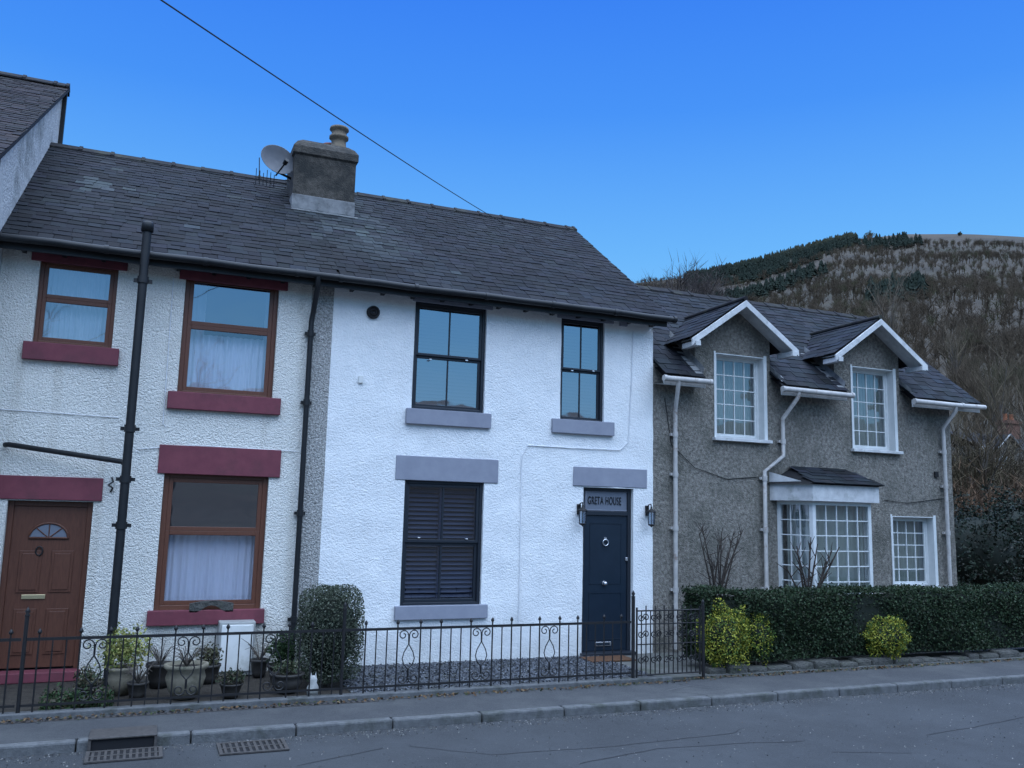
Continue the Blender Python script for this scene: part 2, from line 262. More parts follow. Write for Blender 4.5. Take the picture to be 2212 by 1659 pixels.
def window(parent,label,r,Yf,fm,fw=.055,rec=.08,regs=((1,1,1),),bar=.018,sw=.04,gm=None,behind='net',bm=None,stag=.0,cover=(0,1),gms=None):
    x0,x1,z0,z1=r; Y=Yf+rec; f=MB(); f.box(x0,x0+fw,Y,Y+.07,z0,z1).box(x1-fw,x1,Y,Y+.07,z0,z1).box(x0+fw,x1-fw,Y,Y+.07,z1-fw,z1).box(x0+fw,x1-fw,Y-.003,Y+.07,z0,z0+fw)
    w=f.build('window',fm,parent,.006,label)
    a,b=x0+fw,x1-fw; zt=z1-fw; H=(z1-z0-2*fw); tot=sum(q[0] for q in regs)
    for k,(fr,nc,nr) in enumerate(regs):
        h=H*fr/tot; t=zt; zt-=h; bo=zt; y=Y+.012+stag*k
        s=MB(); s.box(a,a+sw,y,y+.04,bo,t).box(b-sw,b,y,y+.04,bo,t).box(a+sw,b-sw,y,y+.04,t-sw,t).box(a+sw,b-sw,y,y+.04,bo,bo+sw)
        for i in range(1,nc): xx=a+sw+(b-a-2*sw)*i/nc; s.box(xx-bar/2,xx+bar/2,y+.006,y+.034,bo+sw,t-sw)
        for i in range(1,nr): zz=bo+sw+(t-bo-2*sw)*i/nr; s.box(a+sw,b-sw,y+.008,y+.032,zz-bar/2,zz+bar/2)
        s.build('sash',fm,w,.004)
        MB().poly([(a+.01,y+.02,bo+.01),(b-.01,y+.02,bo+.01),(b-.01,y+.02,t-.01),(a+.01,y+.02,t-.01)]).build('pane',(gms[k] if gms else None) or gm or m_glass,w)
    Yb=Y+.16
    if behind in('net','drape'):
        c=MB(); n=90; za,zb=z0+(z1-z0)*cover[0],z0+(z1-z0)*cover[1]; vs=[]; zm=za+(zb-za)*.52
        for i in range(n+1):
            x=x0-.02+(x1-x0+.04)*i/n; am=.026
            dy=am*math.sin(i*1.1+2*noise.noise(Vector((i*.2,Yf,x0))))+am*.8*noise.noise(Vector((i*.35,x0,0)))
            vs+=[(x,Yb+dy,za),(x,Yb+dy*.8,zm),(x,Yb+dy*.5,zb)]
        fs=[(3*i,3*i+3,3*i+4,3*i+1) for i in range(n)]+[(3*i+1,3*i+4,3*i+5,3*i+2) for i in range(n) if not(behind=='drape' and .24<i/n<.86)]
        c.add(vs,fs,True); c.build('curtain',bm or m_curt,w)
    if behind in('shutter','blind'):
        c=MB(); nsl=int((z1-z0)/(.062 if behind=='shutter' else .05)); Yb=Y+.1; xm=(x0+x1)/2
        for i in range(nsl):
            zz=z0+.04+(z1-z0-.08)*i/nsl
            for p,q in ((x0+.07,xm-.03),(xm+.03,x1-.07)): c.add([(p,Yb,zz),(q,Yb,zz),(q,Yb+.035,zz+.042),(p,Yb+.035,zz+.042)],[(0,1,2,3)])
        c.box(xm-.03,xm+.03,Yb-.01,Yb+.03,z0+.03,z1-.03).box(x0+.02,x0+.07,Yb-.01,Yb+.03,z0+.03,z1-.03).box(x1-.07,x1-.02,Yb-.01,Yb+.03,z0+.03,z1-.03)
        c.build('shutter',bm or m_shut,w)
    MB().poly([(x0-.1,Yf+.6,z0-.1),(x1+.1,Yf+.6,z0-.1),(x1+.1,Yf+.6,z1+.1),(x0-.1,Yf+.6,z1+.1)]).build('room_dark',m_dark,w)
    return w
def slab(l,r,t,b,Yf,out,mat,name,parent,Yp=None):
    q=R4(l,r,t,b,Yf-out); return MB().box(q[0],q[1],Yf-out,Yf+.02,q[2],q[3]).build(name,mat,parent,.008)
YF=11.3
# slates
def slates(name,parent,O,U,Vd,W,L,w=.19,ex=.15,base=(.0145,.0165,.021),skip=None,tint=None,mat=None):
    O=Vector(O);U=Vector(U).normalized();Vd=Vector(Vd).normalized();Nn=U.cross(Vd).normalized()
    if Nn.z<0: Nn=-Nn
    vs=[];f4=[];cs=[];row=0; v=0.0
    while v<L-.03:
        e=ex*(1-.18*v/L); u=-(row%2)*w/2+rnd.uniform(-.03,.03)
        while u<W:
            ww=w*rnd.uniform(.75,1.2); a=max(u+.003,0); b=min(u+ww-.003,W); u+=ww
            if b-a<.03: continue
            mid=O+U*((a+b)/2)+Vd*(v+e/2)
            if skip and skip(mid): continue
            slip=rnd.uniform(-.05,-.02) if rnd.random()<.01 else 0
            tj=rnd.uniform(-.012,.008)+slip; hd=min(v+e*2,L); t0=.014+rnd.uniform(-.003,.005); h0=.003; sk=rnd.uniform(-.005,.005)
            pt=[O+U*a+Vd*(v+tj+sk)+Nn*t0,O+U*b+Vd*(v+tj-sk)+Nn*(t0+rnd.uniform(-.003,.003)),O+U*b+Vd*hd+Nn*h0,O+U*a+Vd*hd+Nn*h0,O+U*a+Vd*(v+tj+sk)+Nn*(t0-.007),O+U*b+Vd*(v+tj-sk)+Nn*(t0-.007)]
            k=len(vs); vs+=pt; f4+=[(k,k+1,k+2,k+3),(k+4,k+5,k+1,k),(k+4,k,k+3,k+3),(k+5,k+2,k+2,k+1)]
            g=rnd.uniform(.55,1.45); c=[base[0]*g*rnd.uniform(.9,1.2),base[1]*g,base[2]*g*rnd.uniform(.88,1.1)]
            if tint: c=tint(mid,c)
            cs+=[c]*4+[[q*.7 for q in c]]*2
        v+=e; row+=1
    me=bpy.data.meshes.new(name); o=bpy.data.objects.new(name,me); link(o,parent); g=ORG[o.name]
    me.from_pydata([tuple(p-g) for p in vs],[],[tuple(dict.fromkeys(q)) for q in f4]); me.materials.append(mat or m_slate)
    at=me.color_attributes.new('col','FLOAT_COLOR','POINT'); at.data.foreach_set('color',[x for c in cs for x in (*c,1)]); return o
def ridge(x0,x1,y,z,parent,w=.13):
    mb=MB(); x=x0
    while x<x1-.05:
        e=min(x+.44,x1); h=rnd.uniform(-.008,.008)
        for a,b,up in ((x,e-.04,0),(e-.05,e,.014)):
            mb.add([(a,y-w,z-w*.62+h+up),(b,y-w,z-w*.62+h+up),(b,y,z+.015+h+up),(a,y,z+.015+h+up),(a,y+w,z-w*.62+h+up),(b,y+w,z-w*.62+h+up),(a,y-w,z-w*.62-.02),(b,y-w,z-w*.62-.02)],[(0,1,2,3),(3,2,5,4),(6,7,1,0),(0,3,4),(1,5,2)])
        x=e
    return mb.build('ridge_tiles',m_ridge,parent)
ZE,YE,YR,ZR=4.95,11.0,14.28,7.28; SL=Vector((0,YR-YE,ZR-ZE)); LL=SL.length; XP=2.06; XW=6.95; XG=-1.78
def lich(mid,c):
    d=abs(mid.x-2.45-.25*(13-mid.y)); k=0
    if d<.95 and mid.y>11.5: k=max(0,(1-d/.95))*min(1,(mid.y-11.3)/1.2)*rnd.uniform(.0,1)
    if rnd.random()<.02: k=max(k,rnd.uniform(.15,.5))
    k+=max(0,noise.noise(Vector((mid.x*.9,mid.y*1.2,4)))-.05)*.25*rnd.uniform(.2,1.2)
    if abs(mid.x+.9)<.35 and abs(mid.y-12.9)<.3 and rnd.random()<.35: k=.6
    dk=1-.55*max(0,noise.noise(Vector((mid.x*.6,mid.y*.9,11)))+.1)
    return [c[0]*dk+k*.062,c[1]*dk+k*.076,c[2]*dk+k*.072]
def roofbase(x0,x1,ye,ze,yr,zr,yb,zb,parent,mat=m_under,name='roof'):
    mb=MB(); t=.05
    mb.add([(x0,ye,ze),(x1,ye,ze),(x1,yr,zr),(x0,yr,zr),(x0,yb,zb),(x1,yb,zb),(x0,ye,ze-t),(x1,ye,ze-t),(x1,yr,zr-t),(x0,yr,zr-t),(x0,yb,zb-t),(x1,yb,zb-t)],
      [(0,1,2,3),(3,2,5,4),(6,9,8,7),(9,10,11,8),(0,6,7,1),(1,7,8,2),(2,8,11,5),(0,3,9,6),(3,4,10,9),(4,5,11,10)])
    return mb.build(name,mat,parent)
# ===== left cottage =====
lc=thing('house','pebbledashed terraced cottage with maroon lintels and sills and brown windows','house',(0,YF,0))
wA=R4(78,250,565,748,YF); wB=R4(392,597,597,858,YF); wC=R4(343,572,1024,1318,YF); dA=(P(0,1280,YF)[0]-.02,P(184,1280,YF)[0],0,P(90,1082,YF)[1])
mb=MB(); xs_=P(655,950,YF)[0]; facade(mb,XG,xs_,-.1,5.12,YF,[wA,wB,wC,dA]); mb.build('wall',m_dash,lc)
MB().box(XG,XP,17.3,17.4,-.1,5).build('back_wall',m_dash,lc)
mb=MB(); facade(mb,xs_,XP,-.1,5.12,YF,[]); mb.build('wall_strip',m_dashg,lc,label='unpainted grey pebbledash strip beside the drainpipe')
BR=((.9,1,1),(1.25,1,1))
wa=window(lc,'small brown upper window with net curtain',wA,YF,m_brown,.045,.06,((.8,1,1),(1,1,1)),sw=.045,gm=m_glass)
wb=window(lc,'tall brown upper window with white curtains',wB,YF,m_brown,.055,.06,BR,sw=.05,gms=(m_glassm,glass_mat('glass_light',.24,(.85,.88,.95))),behind='drape')
wc=window(lc,'brown ground floor window with drawn lower curtains',wC,YF,m_brown,.06,.06,BR,sw=.05,gm=m_glassm,bm=m_curt,cover=(0,.54),gms=(m_glassb,glass_mat('glass_clear',.12,(.8,.83,.9))))
for w,li,si in ((wa,(68,278,532,573),(47,257,744,782)),(wb,(388,624,575,615),(361,607,852,889)),(wc,(342,607,966,1027),(317,571,1318,1350))):
    slab(*li,YF,.025,m_maroon,'lintel',w); slab(*si,YF,.07,m_maroon,'sill',w)
# brown door
x0,x1,z0,z1=dA
f=MB(); f.box(x0,x0+.06,YF+.08,YF+.15,.1,z1).box(x1-.06,x1,YF+.08,YF+.15,.1,z1).box(x0+.06,x1-.06,YF+.08,YF+.15,z1-.06,z1)
dr=f.build('door',m_door,lc,.006,'brown panelled front door with fanlight'); 
a,b=x0+.06,x1-.06; mx=(a+b)/2; dw=b-a; L_=MB().box(a,b,YF+.1,YF+.14,.12,z1-.06); zt=z1-.06; dh=zt-.12
def pan(mb,xa,xb,za,zb,y): 
    mb.box(xa,xb,y-.012,y,za,zb); mb.box(xa+.03,xb-.03,y-.022,y-.0125,za+.03,zb-.03)
for (xa,xb) in ((a+.1,mx-.05),(mx+.05,b-.1)): pan(L_,xa,xb,.12+.08*dh,.12+.36*dh,YF+.1); pan(L_,xa,xb,.12+.46*dh,.12+.72*dh,YF+.1)
L_.build('leaf',m_door,dr,.004)
fl=MB(); cz=.12+.8*dh; rr=.2; arc=[(mx+rr*math.cos(math.pi*i/12),YF+.092,cz+rr*.85*math.sin(math.pi*i/12)) for i in range(13)]; fl.poly(arc); fl.build('fanlight',m_frost,dr)
fl=MB(); fl.tube([(p[0],YF+.09,p[2]) for p in arc]+[arc[0]],.014,6)
for k in (3,6,9): fl.tube([(mx,YF+.09,cz),(arc[k][0],YF+.09,arc[k][2])],.007,5)
fl.build('fanlight_bars',m_door,dr)
lx,lz=P(72,1289,YF+.1); MB().box(lx-.12,lx+.12,YF+.085,YF+.1,lz-.025,lz+.025).build('letterbox',m_brass,dr,.004)
kx,kz=P(85,1190,YF+.1); MB().tube([(kx+.035*math.cos(t*.52),YF+.08,kz+.05*math.sin(t*.52)) for t in range(13)],.009,6).build('knocker',m_black,dr)
slab(-20,222,1029,1080,YF,.025,m_maroon,'lintel',dr); MB().box(x0-.05,x1+.02,YF-.12,YF+.1,-.01,.1).build('doorstep',m_maroon,dr,.01)
def soffit(x0,x1,parent):
    MB().box(x0,x1,11.03,11.06,ZE-.15,ZE-.01).build('fascia',m_pipe,parent); x=x0+.2
    while x<x1-.1: MB().box(x,x+.045,11.06,YF,ZE-.12,ZE-.03).build('rafter_end',m_pipe,parent); x+=.42
def gutter(x0,x1,y,z,mat,parent,r=.046,sag=.012):
    n=max(2,int((x1-x0)/.5)); mb=MB(); mb.tube([(x0+(x1-x0)*i/n,y,z+rnd.uniform(-sag,sag)*.5) for i in range(n+1)],r,10)
    for i in range(0,n+1,2): mb.tube([(x0+(x1-x0)*i/n-.025,y,z),(x0+(x1-x0)*i/n+.025,y,z)],r+.007,10)
    return mb.build('gutter',mat,parent)
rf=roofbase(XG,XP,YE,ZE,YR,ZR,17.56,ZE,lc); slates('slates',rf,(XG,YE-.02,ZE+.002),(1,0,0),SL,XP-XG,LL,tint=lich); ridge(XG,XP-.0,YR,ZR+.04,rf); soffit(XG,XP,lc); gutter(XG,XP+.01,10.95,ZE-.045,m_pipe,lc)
def pipe(pts,r,mat,parent,collars=(),name='drainpipe',label=None):
    mb=MB(); mb.tube(pts,r,10)
    for z in collars:
        for p,q in zip(pts,pts[1:]):
            if min(p[2],q[2])<=z<=max(p[2],q[2]) and abs(p[2]-q[2])>.2:
                t=(z-p[2])/(q[2]-p[2]); x=p[0]+(q[0]-p[0])*t; y=p[1]+(q[1]-p[1])*t
                mb.tube([(x,y,z-.04),(x,y,z+.04)],r*1.25,10); mb.box(x-r*2,x+r*2,y+r*.6,y+r+.03,z-.02,z+.02); break
    return mb.build(name,mat,parent,label=label)
sx=P(280,950,YF-.1)[0]; zt=P(318,500,YF-.1)[1]
pipe([(sx,10.87,.0),(sx,10.87,zt-.05)],.051,m_pipe,lc,[P(270,y,10.86)[1] for y in (1135,1035,925,600)],'soil_pipe'); MB().lathe([(.051,0),(.068,.0),(.068,.1),(.055,.12),(.0,.12)],sx,10.87,zt-.1,14).build('vent_cowl',m_pipe,lc)
b0=P(10,960,11.2); b1=P(262,997,11.0); pipe([(b0[0],11.26,b0[1]),(b0[0]+.04,11.17,b0[1]),(b1[0],11.0,b1[1]),(sx,10.88,b1[1]-.05)],.03,m_pipe,lc,name='waste_pipe')
t0=P(687,612,10.94); tx=P(660,900,YF-.06)[0]; 
pipe([(t0[0],10.94,ZE-.06),(t0[0],10.96,ZE-.2),(tx+.02,11.2,ZE-.42),(tx,11.22,ZE-.6),(tx,11.22,.02)],.034,m_pipe,lc,[3.3,1.9,.6,4.2])
def cable(pts,r,mat,parent,name='cable'): return MB().tube(pts,r,5).build(name,mat,parent)
def wl(px,y=YF-.014): return [(lambda q:(q[0],y,q[1]))(P(a,b,y)) for a,b in px]
cable(wl([(375,600),(352,915),(358,922)]),.006,m_wcable,lc); cable(wl([(0,884),(120,892),(255,902)]),.005,m_wcable,lc); cable(wl([(298,970),(420,962),(640,975)]),.005,m_wcable,lc)
# chimney (on the party wall)
cf=13.17; cx0=P(632,420,cf)[0]; cx1=P(766,420,cf)[0]; zc1=P(700,303,cf)[1]; cy1=14.0
mb=MB(); w=cx1-cx0
def ring(dx,z): return [(cx0+dx,cf+dx,z),(cx1-dx,cf+dx,z),(cx1-dx,cy1-dx,z),(cx0+dx,cy1-dx,z)]
rsn=[ring(.03,6.2),ring(.0,6.7),ring(0,zc1-.3),ring(-.03,zc1-.27),ring(-.03,zc1-.16),ring(.03,zc1-.07),ring(.12,zc1),ring(.3,zc1+.02)]
for a_,b_ in zip(rsn,rsn[1:]):
    for i in range(4): mb.poly([a_[i],a_[(i+1)%4],b_[(i+1)%4],b_[i]])
mb.poly(rsn[-1]); ch=mb.build('chimney',m_stack,lc,.035)
mb=MB(); zb=P(700,463,cf)[1]; mb.box(cx0-.012,cx1+.012,cf-.015,cy1,zb-.1,zb+.26); mb.box(cx0-.02,cx1+.05,cf-.1,cf-.01,zb-.06,zb-.0); mb.build('flashing',m_lead,ch,.01)
for k,(px,yy,h,mt) in enumerate(((732,13.45,.88,m_pot),(715,13.8,.8,m_potred))):
    X=P(px,300,yy)[0]; MB().lathe([(r_*1.1,z_*h) for r_,z_ in [(.13,0),(.13,.06),(.11,.09),(.105,.2),(.14,.23),(.14,.27),(.11,.3),(.11,.37),(.14,.4),(.135,.44),(.09,.44),(.09,.1)]],X,yy,zc1-.02-(.14 if k else 0),20).build('chimney_pot',mt,ch)
# ===== white house =====
wh=thing('house','white roughcast terraced house with navy front door and grey lintels','house',(4.5,YF,0))
W1=R4(893,1049,657,888,YF); W2=R4(1211,1305,690,911,YF); W3=R4(869,1042,1039,1309,YF); D2=(P(1258,1240,YF)[0],P(1367,1240,YF)[0],.03,P(1312,1054,YF)[1])
mb=MB(); facade(mb,XP,XW,-.1,5.12,YF,[W1,W2,W3,D2],amp=.014); mb.build('wall',m_white,wh)
MB().poly([(XW,YF,-.1),(XW,17.3,-.1),(XW,17.3,5.0),(XW,YR,ZR-.06),(XW,YF,5.12)]).build('gable_wall',m_white,wh); MB().box(XP,XW,17.31,17.4,-.1,5).build('back_wall',m_white,wh)
SS=((1,2,1),(1,2,1))
w1=window(wh,'wide upper sash window with dark grey frame',W1,YF,m_anth,.045,.04,SS,sw=.035,gm=m_glassd,behind='blind',bm=m_blind,stag=.03,bar=.02)
w2=window(wh,'narrow upper sash window with dark grey frame',W2,YF,m_anth,.04,.04,SS,sw=.03,gm=m_glassd,behind='blind',bm=m_blind,stag=.03,bar=.018)
w3=window(wh,'ground floor sash window with dark louvred shutters',W3,YF,m_anth,.045,.04,SS,sw=.04,gm=glass_mat('glass_shutter',.12,(.75,.8,.9)),behind='shutter',bm=m_shut,stag=.03,bar=.026)
for w,li,si in ((w1,(893,1066,636,660),(878,1062,887,920)),(w2,(1204,1327,668,693),(1194,1328,908,938)),(w3,(855,1077,988,1040),(854,1054,1308,1338))):
    slab(*li,YF,.018 if w is w3 else .012,m_lilac,'lintel',w); slab(*si,YF,.06,m_lilac,'sill',w)
for w,px,py in ((w1,930,778),(w1,1008,780),(w2,1236,802),(w2,1282,803),(w3,905,1163),(w3,1008,1166)):
    q=P(px,py,YF+.04); MB().box(q[0]-.018,q[0]+.018,YF+.035,YF+.07,q[1],q[1]+.016).build('sash_catch',m_chrome,w,.003)
x0,x1,z0,z1=D2; zl=P(1312,1109,YF)[1]; y=YF+.06
f=MB(); f.box(x0,x0+.055,y,y+.07,z0,z1).box(x1-.055,x1,y,y+.07,z0,z1).box(x0+.055,x1-.055,y,y+.07,z1-.05,z1).box(x0+.055,x1-.055,y-.002,y+.07,zl-.03,zl+.03); f.box(x0-.02,x1+.02,YF-.1,YF+.1,0,.04)
dd=f.build('door',m_anth,wh,.005,'navy blue front door with house name over it')
L_=MB().box(x0+.058,x1-.058,y+.02,y+.06,.045,zl-.032); L_.build('leaf',m_navy,dd,.004)
def ringp(cx,cz,r,y,t=.008): return MB().tube([(cx+r*math.cos(i*math.pi/8),y,cz+r*math.sin(i*math.pi/8)) for i in range(17)],t,6)
mb=MB(); g0,g1=x0+.15,x1-.15
for za,zb in ((.2,.85),(.98,zl-.15)):
    for b_ in ((g0,g1,za,za+.008),(g0,g1,zb,zb+.008),(g0,g0+.008,za+.009,zb-.001),(g1-.008,g1,za+.009,zb-.001)): mb.box(b_[0],b_[1],y+.014,y+.021,b_[2],b_[3])
mb.build('panel_moulding',m_navy,dd)
q=P(1308,1172,y); mb=ringp(q[0],q[1],.045,y-.005); mb.box(q[0]-.02,q[0]+.02,y,y+.02,q[1]+.03,q[1]+.075); mb.build('knocker',m_chrome,dd)
q=P(1306,1260,y); mb=MB(); mb.T=Matrix.Translation((q[0],y+.02,q[1]))@Matrix.Rotation(math.pi/2,4,'X'); mb.lathe([(0,0),(.035,.004),(.035,.012),(.012,.02),(.028,.04),(.025,.06),(0,.065)],0,0,0,14).build('door_knob',m_chrome,dd)
q=P(1353,1208,y); MB().box(q[0]-.018,q[0]+.018,y-.01,y+.02,q[1]-.025,q[1]+.025).build('latch',m_chrome,dd,.006)
q=P(1303,1391,y); MB().box(q[0]-.13,q[0]+.13,y+.005,y+.02,q[1]-.03,q[1]+.03).build('letterbox',m_chrome,dd,.005); MB().box(q[0]-.11,q[0]+.11,y-.001,y+.006,q[1]-.018,q[1]+.016).build('letter_flap',m_navy,dd,.003)
MB().box(x0+.057,x1-.057,y+.03,y+.04,zl+.032,z1-.052).build('transom_light',m_frost,dd)
tr=R4(1265,1357,1062,1103,y+.02); mb=MB()
for b_ in ((tr[0],tr[1],tr[2],tr[2]+.01),(tr[0],tr[1],tr[3]-.01,tr[3]),(tr[0],tr[0]+.01,tr[2]+.01,tr[3]-.01),(tr[1]-.01,tr[1],tr[2]+.01,tr[3]-.01)): mb.box(b_[0],b_[1],y+.02,y+.03,b_[2],b_[3])
mb.build('transom_bead',m_lilac,dd)
cu=bpy.data.curves.new('t','FONT'); cu.body='GRETA HOUSE'; cu.size=.115; cu.align_x='CENTER'; cu.align_y='CENTER'; cu.extrude=.002; cu.offset=.0008; cu.space_character=1.1
to=bpy.data.objects.new('t',cu); C.objects.link(to); bpy.context.view_layer.update(); me=bpy.data.meshes.new_from_object(to.evaluated_get(bpy.context.evaluated_depsgraph_get())); bpy.data.objects.remove(to)
wt=max(v.co.x for v in me.vertices)-min(v.co.x for v in me.vertices); tl=R4(1270,1342,1074,1091,y+.02); k=(tl[1]-tl[0])/wt; ht=max(v.co.y for v in me.vertices)-min(v.co.y for v in me.vertices); kz=(tl[3]-tl[2])/ht
me.transform(Matrix.Translation(((tl[0]+tl[1])/2,y+.022,(tl[2]+tl[3])/2))@Matrix.Rotation(math.pi/2,4,'X')@Matrix.Diagonal((k,kz,1,1))); me.materials.clear(); me.materials.append(m_let)
to=bpy.data.objects.new('house_name',me); link(to,dd); me.transform(Matrix.Translation(-ORG[to.name])); to['label']='GRETA HOUSE lettering on the glass over the navy door'
slab(1239,1398,1011,1052,YF,.018,m_lilac,'lintel',dd)
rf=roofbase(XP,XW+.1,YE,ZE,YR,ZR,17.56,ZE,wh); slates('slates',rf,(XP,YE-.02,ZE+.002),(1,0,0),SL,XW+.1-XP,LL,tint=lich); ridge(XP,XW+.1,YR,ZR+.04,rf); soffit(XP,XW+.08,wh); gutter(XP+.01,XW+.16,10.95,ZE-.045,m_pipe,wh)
cable(wl([(1368,715),(1364,830),(1357,955),(1340,972),(1240,968),(1140,962),(1127,985),(1124,1150),(1120,1345)]),.007,m_wcable,wh)
q=P(1345,697,YF); MB().box(q[0]-.06,q[0]+.06,YF-.05,YF,q[1]-.06,q[1]+.06).build('junction_box',m_lilac,wh,.006)
q=P(779,820,YF); MB().box(q[0]-.03,q[0]+.03,YF-.035,YF,q[1]-.05,q[1]+.05).build('sensor_box',m_ivory,wh,.006)
q=P(806,675,YF); mb=MB(); mb.T=Matrix.Translation((q[0],YF,q[1]))@Matrix.Rotation(math.pi/2,4,'X'); mb.lathe([(0,.02),(.03,.02),(.03,.035),(.05,.035),(.05,.02),(.065,.02),(.065,.04),(.085,.04),(.09,.0)],0,0,0,20).build('vent',m_black,wh)
# lanterns
def lantern(px,py,label):
    X,Z=P(px,py,YF-.1); Y=YF-.14; t=thing('wall_lantern',label,'lantern',(X,YF,Z-.15),'black lanterns either side of the navy door')
    MB().box(X-.03,X+.03,YF-.03,YF-.008,Z-.05,Z+.1).build('backplate',m_black,t,.006)
    MB().tube([(X,YF-.02,Z+.05),(X,YF-.06,Z+.11),(X,Y+.01,Z+.12),(X,Y,Z+.07)],.009,7).build('bracket',m_black,t)
    MB().lathe([(0,.09),(.015,.08),(.02,.05),(.07,.02),(.085,.0),(.0,.0)],X,Y,Z,6).build('cap',m_black,t)
    MB().lathe([(.058,0),(.046,-.17)],X,Y,Z,6).build('glass',m_glass,t)
    mb=MB(); 
    for i in range(6): a=i*math.pi/3; mb.tube([(X+.062*math.cos(a),Y+.062*math.sin(a),Z),(X+.05*math.cos(a),Y+.05*math.sin(a),Z-.17)],.005,5)
    mb.lathe([(.0,-.17),(.055,-.17),(.055,-.185),(.02,-.2),(0,-.22)],X,Y,Z,6); mb.build('cage',m_black,t)
lantern(1256,1104,'black wall lantern left of the navy front door'); lantern(1404,1107,'black wall lantern right of the navy front door at the corner')
# overhead cable: pole behind the viewer to the white house ridge
q=P(1098,488,YR); e=P(348,0,6.0); a=Vector((q[0],YR,q[1])); b=Vector((e[0],6.0,e[1])); b2=a+(b-a)*2.0; pts=[]
for i in range(31): t=i/30; pts.append(a.lerp(b2,t)+Vector((0,0,-.12*4*t*(1-t)*(1-2*t))))
tag(MB().tube(pts,.006,5).build('overhead_cable',m_cable),'thin black overhead cable slanting down across the sky to the white house','cable')
# ===== tall house left =====
th=thing('house','taller white house at the left edge, its gable rising above the cottage roof','house',(-5,11,0))
YV,ZV,YA,ZA=10.3,5.68,15.1,8.6
MB().poly([(XG,10.55,-.1),(XG,15.1,-.1),(XG,15.1,ZA-.12),(XG,10.55,5.7)]).build('gable_wall',m_gable,th); MB().box(-12,XG-.01,10.55,10.65,-.1,5.7).build('wall',m_gable,th); MB().box(-12,XG-.01,15.0,15.1,-.1,8.4).build('back_wall',m_gable,th)
sl=Vector((0,YA-YV,ZA-ZV)); rf=roofbase(-12,XG+.08,YV-.5,ZV-.3,YA,ZA,15.2,ZA-.05,th); slates('slates',rf,(-12,YV-.5,ZV-.3),(1,0,0),sl,12+XG+.08,sl.length+.55,base=(.026,.022,.022)); ridge(-12,XG+.08,YA,ZA+.06,rf); MB().box(XG+.001,XG+.06,15.03,15.12,6.8,ZA-.08).build('verge_board',m_pipe,th)
# ===== grey house =====
gh=thing('house','grey rendered cottage with two gabled dormers and white multi-pane windows','house',(10,YF,0))
DC=(8.43,11.2); HW=.72; GX1=13.08; DS=.7
G1=R4(1545,1650,768,948,YF); G2=R4(1841,1931,796,972,YF); G3=R4(1928,2018,1116,1268,YF)
ge,gy,gr,gz=4.06,11.0,13.6,6.12; gsl=(gz-ge)/(gr-gy)
def allow(x,z): return z<4.28 or any(abs(x-c)<HW for c in DC)
mb=MB(); facade(mb,XW,GX1,-.1,4.63,YF,[G1,G2,G3],amp=.01,depth=.2,allow=allow,bx=[c+s*HW for c in DC for s in (-1,1)])
for c in DC:
    mb.poly([(c-HW,YF,4.63),(c+HW,YF,4.63),(c+HW,YF,4.84),(c,YF,5.33),(c-HW,YF,4.84)])
    for s in (-1,1): X=c+s*HW; mb.poly([(X,YF,4.1),(X,12.2,4.1),(X,12.2,4.84),(X,YF,4.84)])
mb.build('wall',m_grey,gh)
MB().poly([(GX1,YF,-.1),(GX1,16,-.1),(GX1,16,4.2),(GX1,gr,gz-.06),(GX1,YF,4.28)]).build('gable_wall',m_grey,gh); MB().box(XW,GX1,16,16.1,-.1,4.2).build('back_wall',m_grey,gh)
def gskip(p):
    for c in DC:
        if abs(p.x-c)<HW and p.z<5.35-.686*abs(p.x-c)-.0: return True
    return False
segs=[(XW+.02,DC[0]-HW),(DC[0]+HW,DC[1]-HW),(DC[1]+HW,13.5)]
mb=MB()
for a,b in segs: mb.add([(a,gy,ge),(b,gy,ge),(b,gr,gz),(a,gr,gz),(a,gy,ge-.05),(b,gy,ge-.05)],[(0,1,2,3),(4,5,1,0)]); mb.poly([(a,gy,ge-.05),(a,YF+.05,ge+.2),(b,YF+.05,ge+.2),(b,gy,ge-.05)][::1])
for c in DC: mb.poly([(c-HW,11.75,ge+.75*gsl),(c+HW,11.75,ge+.75*gsl),(c+HW,gr,gz),(c-HW,gr,gz)])
mb.poly([(XW,gr,gz),(13.5,gr,gz),(13.5,16.3,ge),(XW,16.3,ge)])
GB_=(.018,.022,.028)
rf=mb.build('roof',m_under,gh); SV=Vector((0,gr-gy,gz-ge)); slates('slates',rf,(XW+.02,gy-.02,ge+.01),(1,0,0),SV,13.5-XW-.02,SV.length,w=.23,ex=.16,base=GB_,skip=gskip); ridge(XW+.02,13.5,gr,gz+.04,rf)
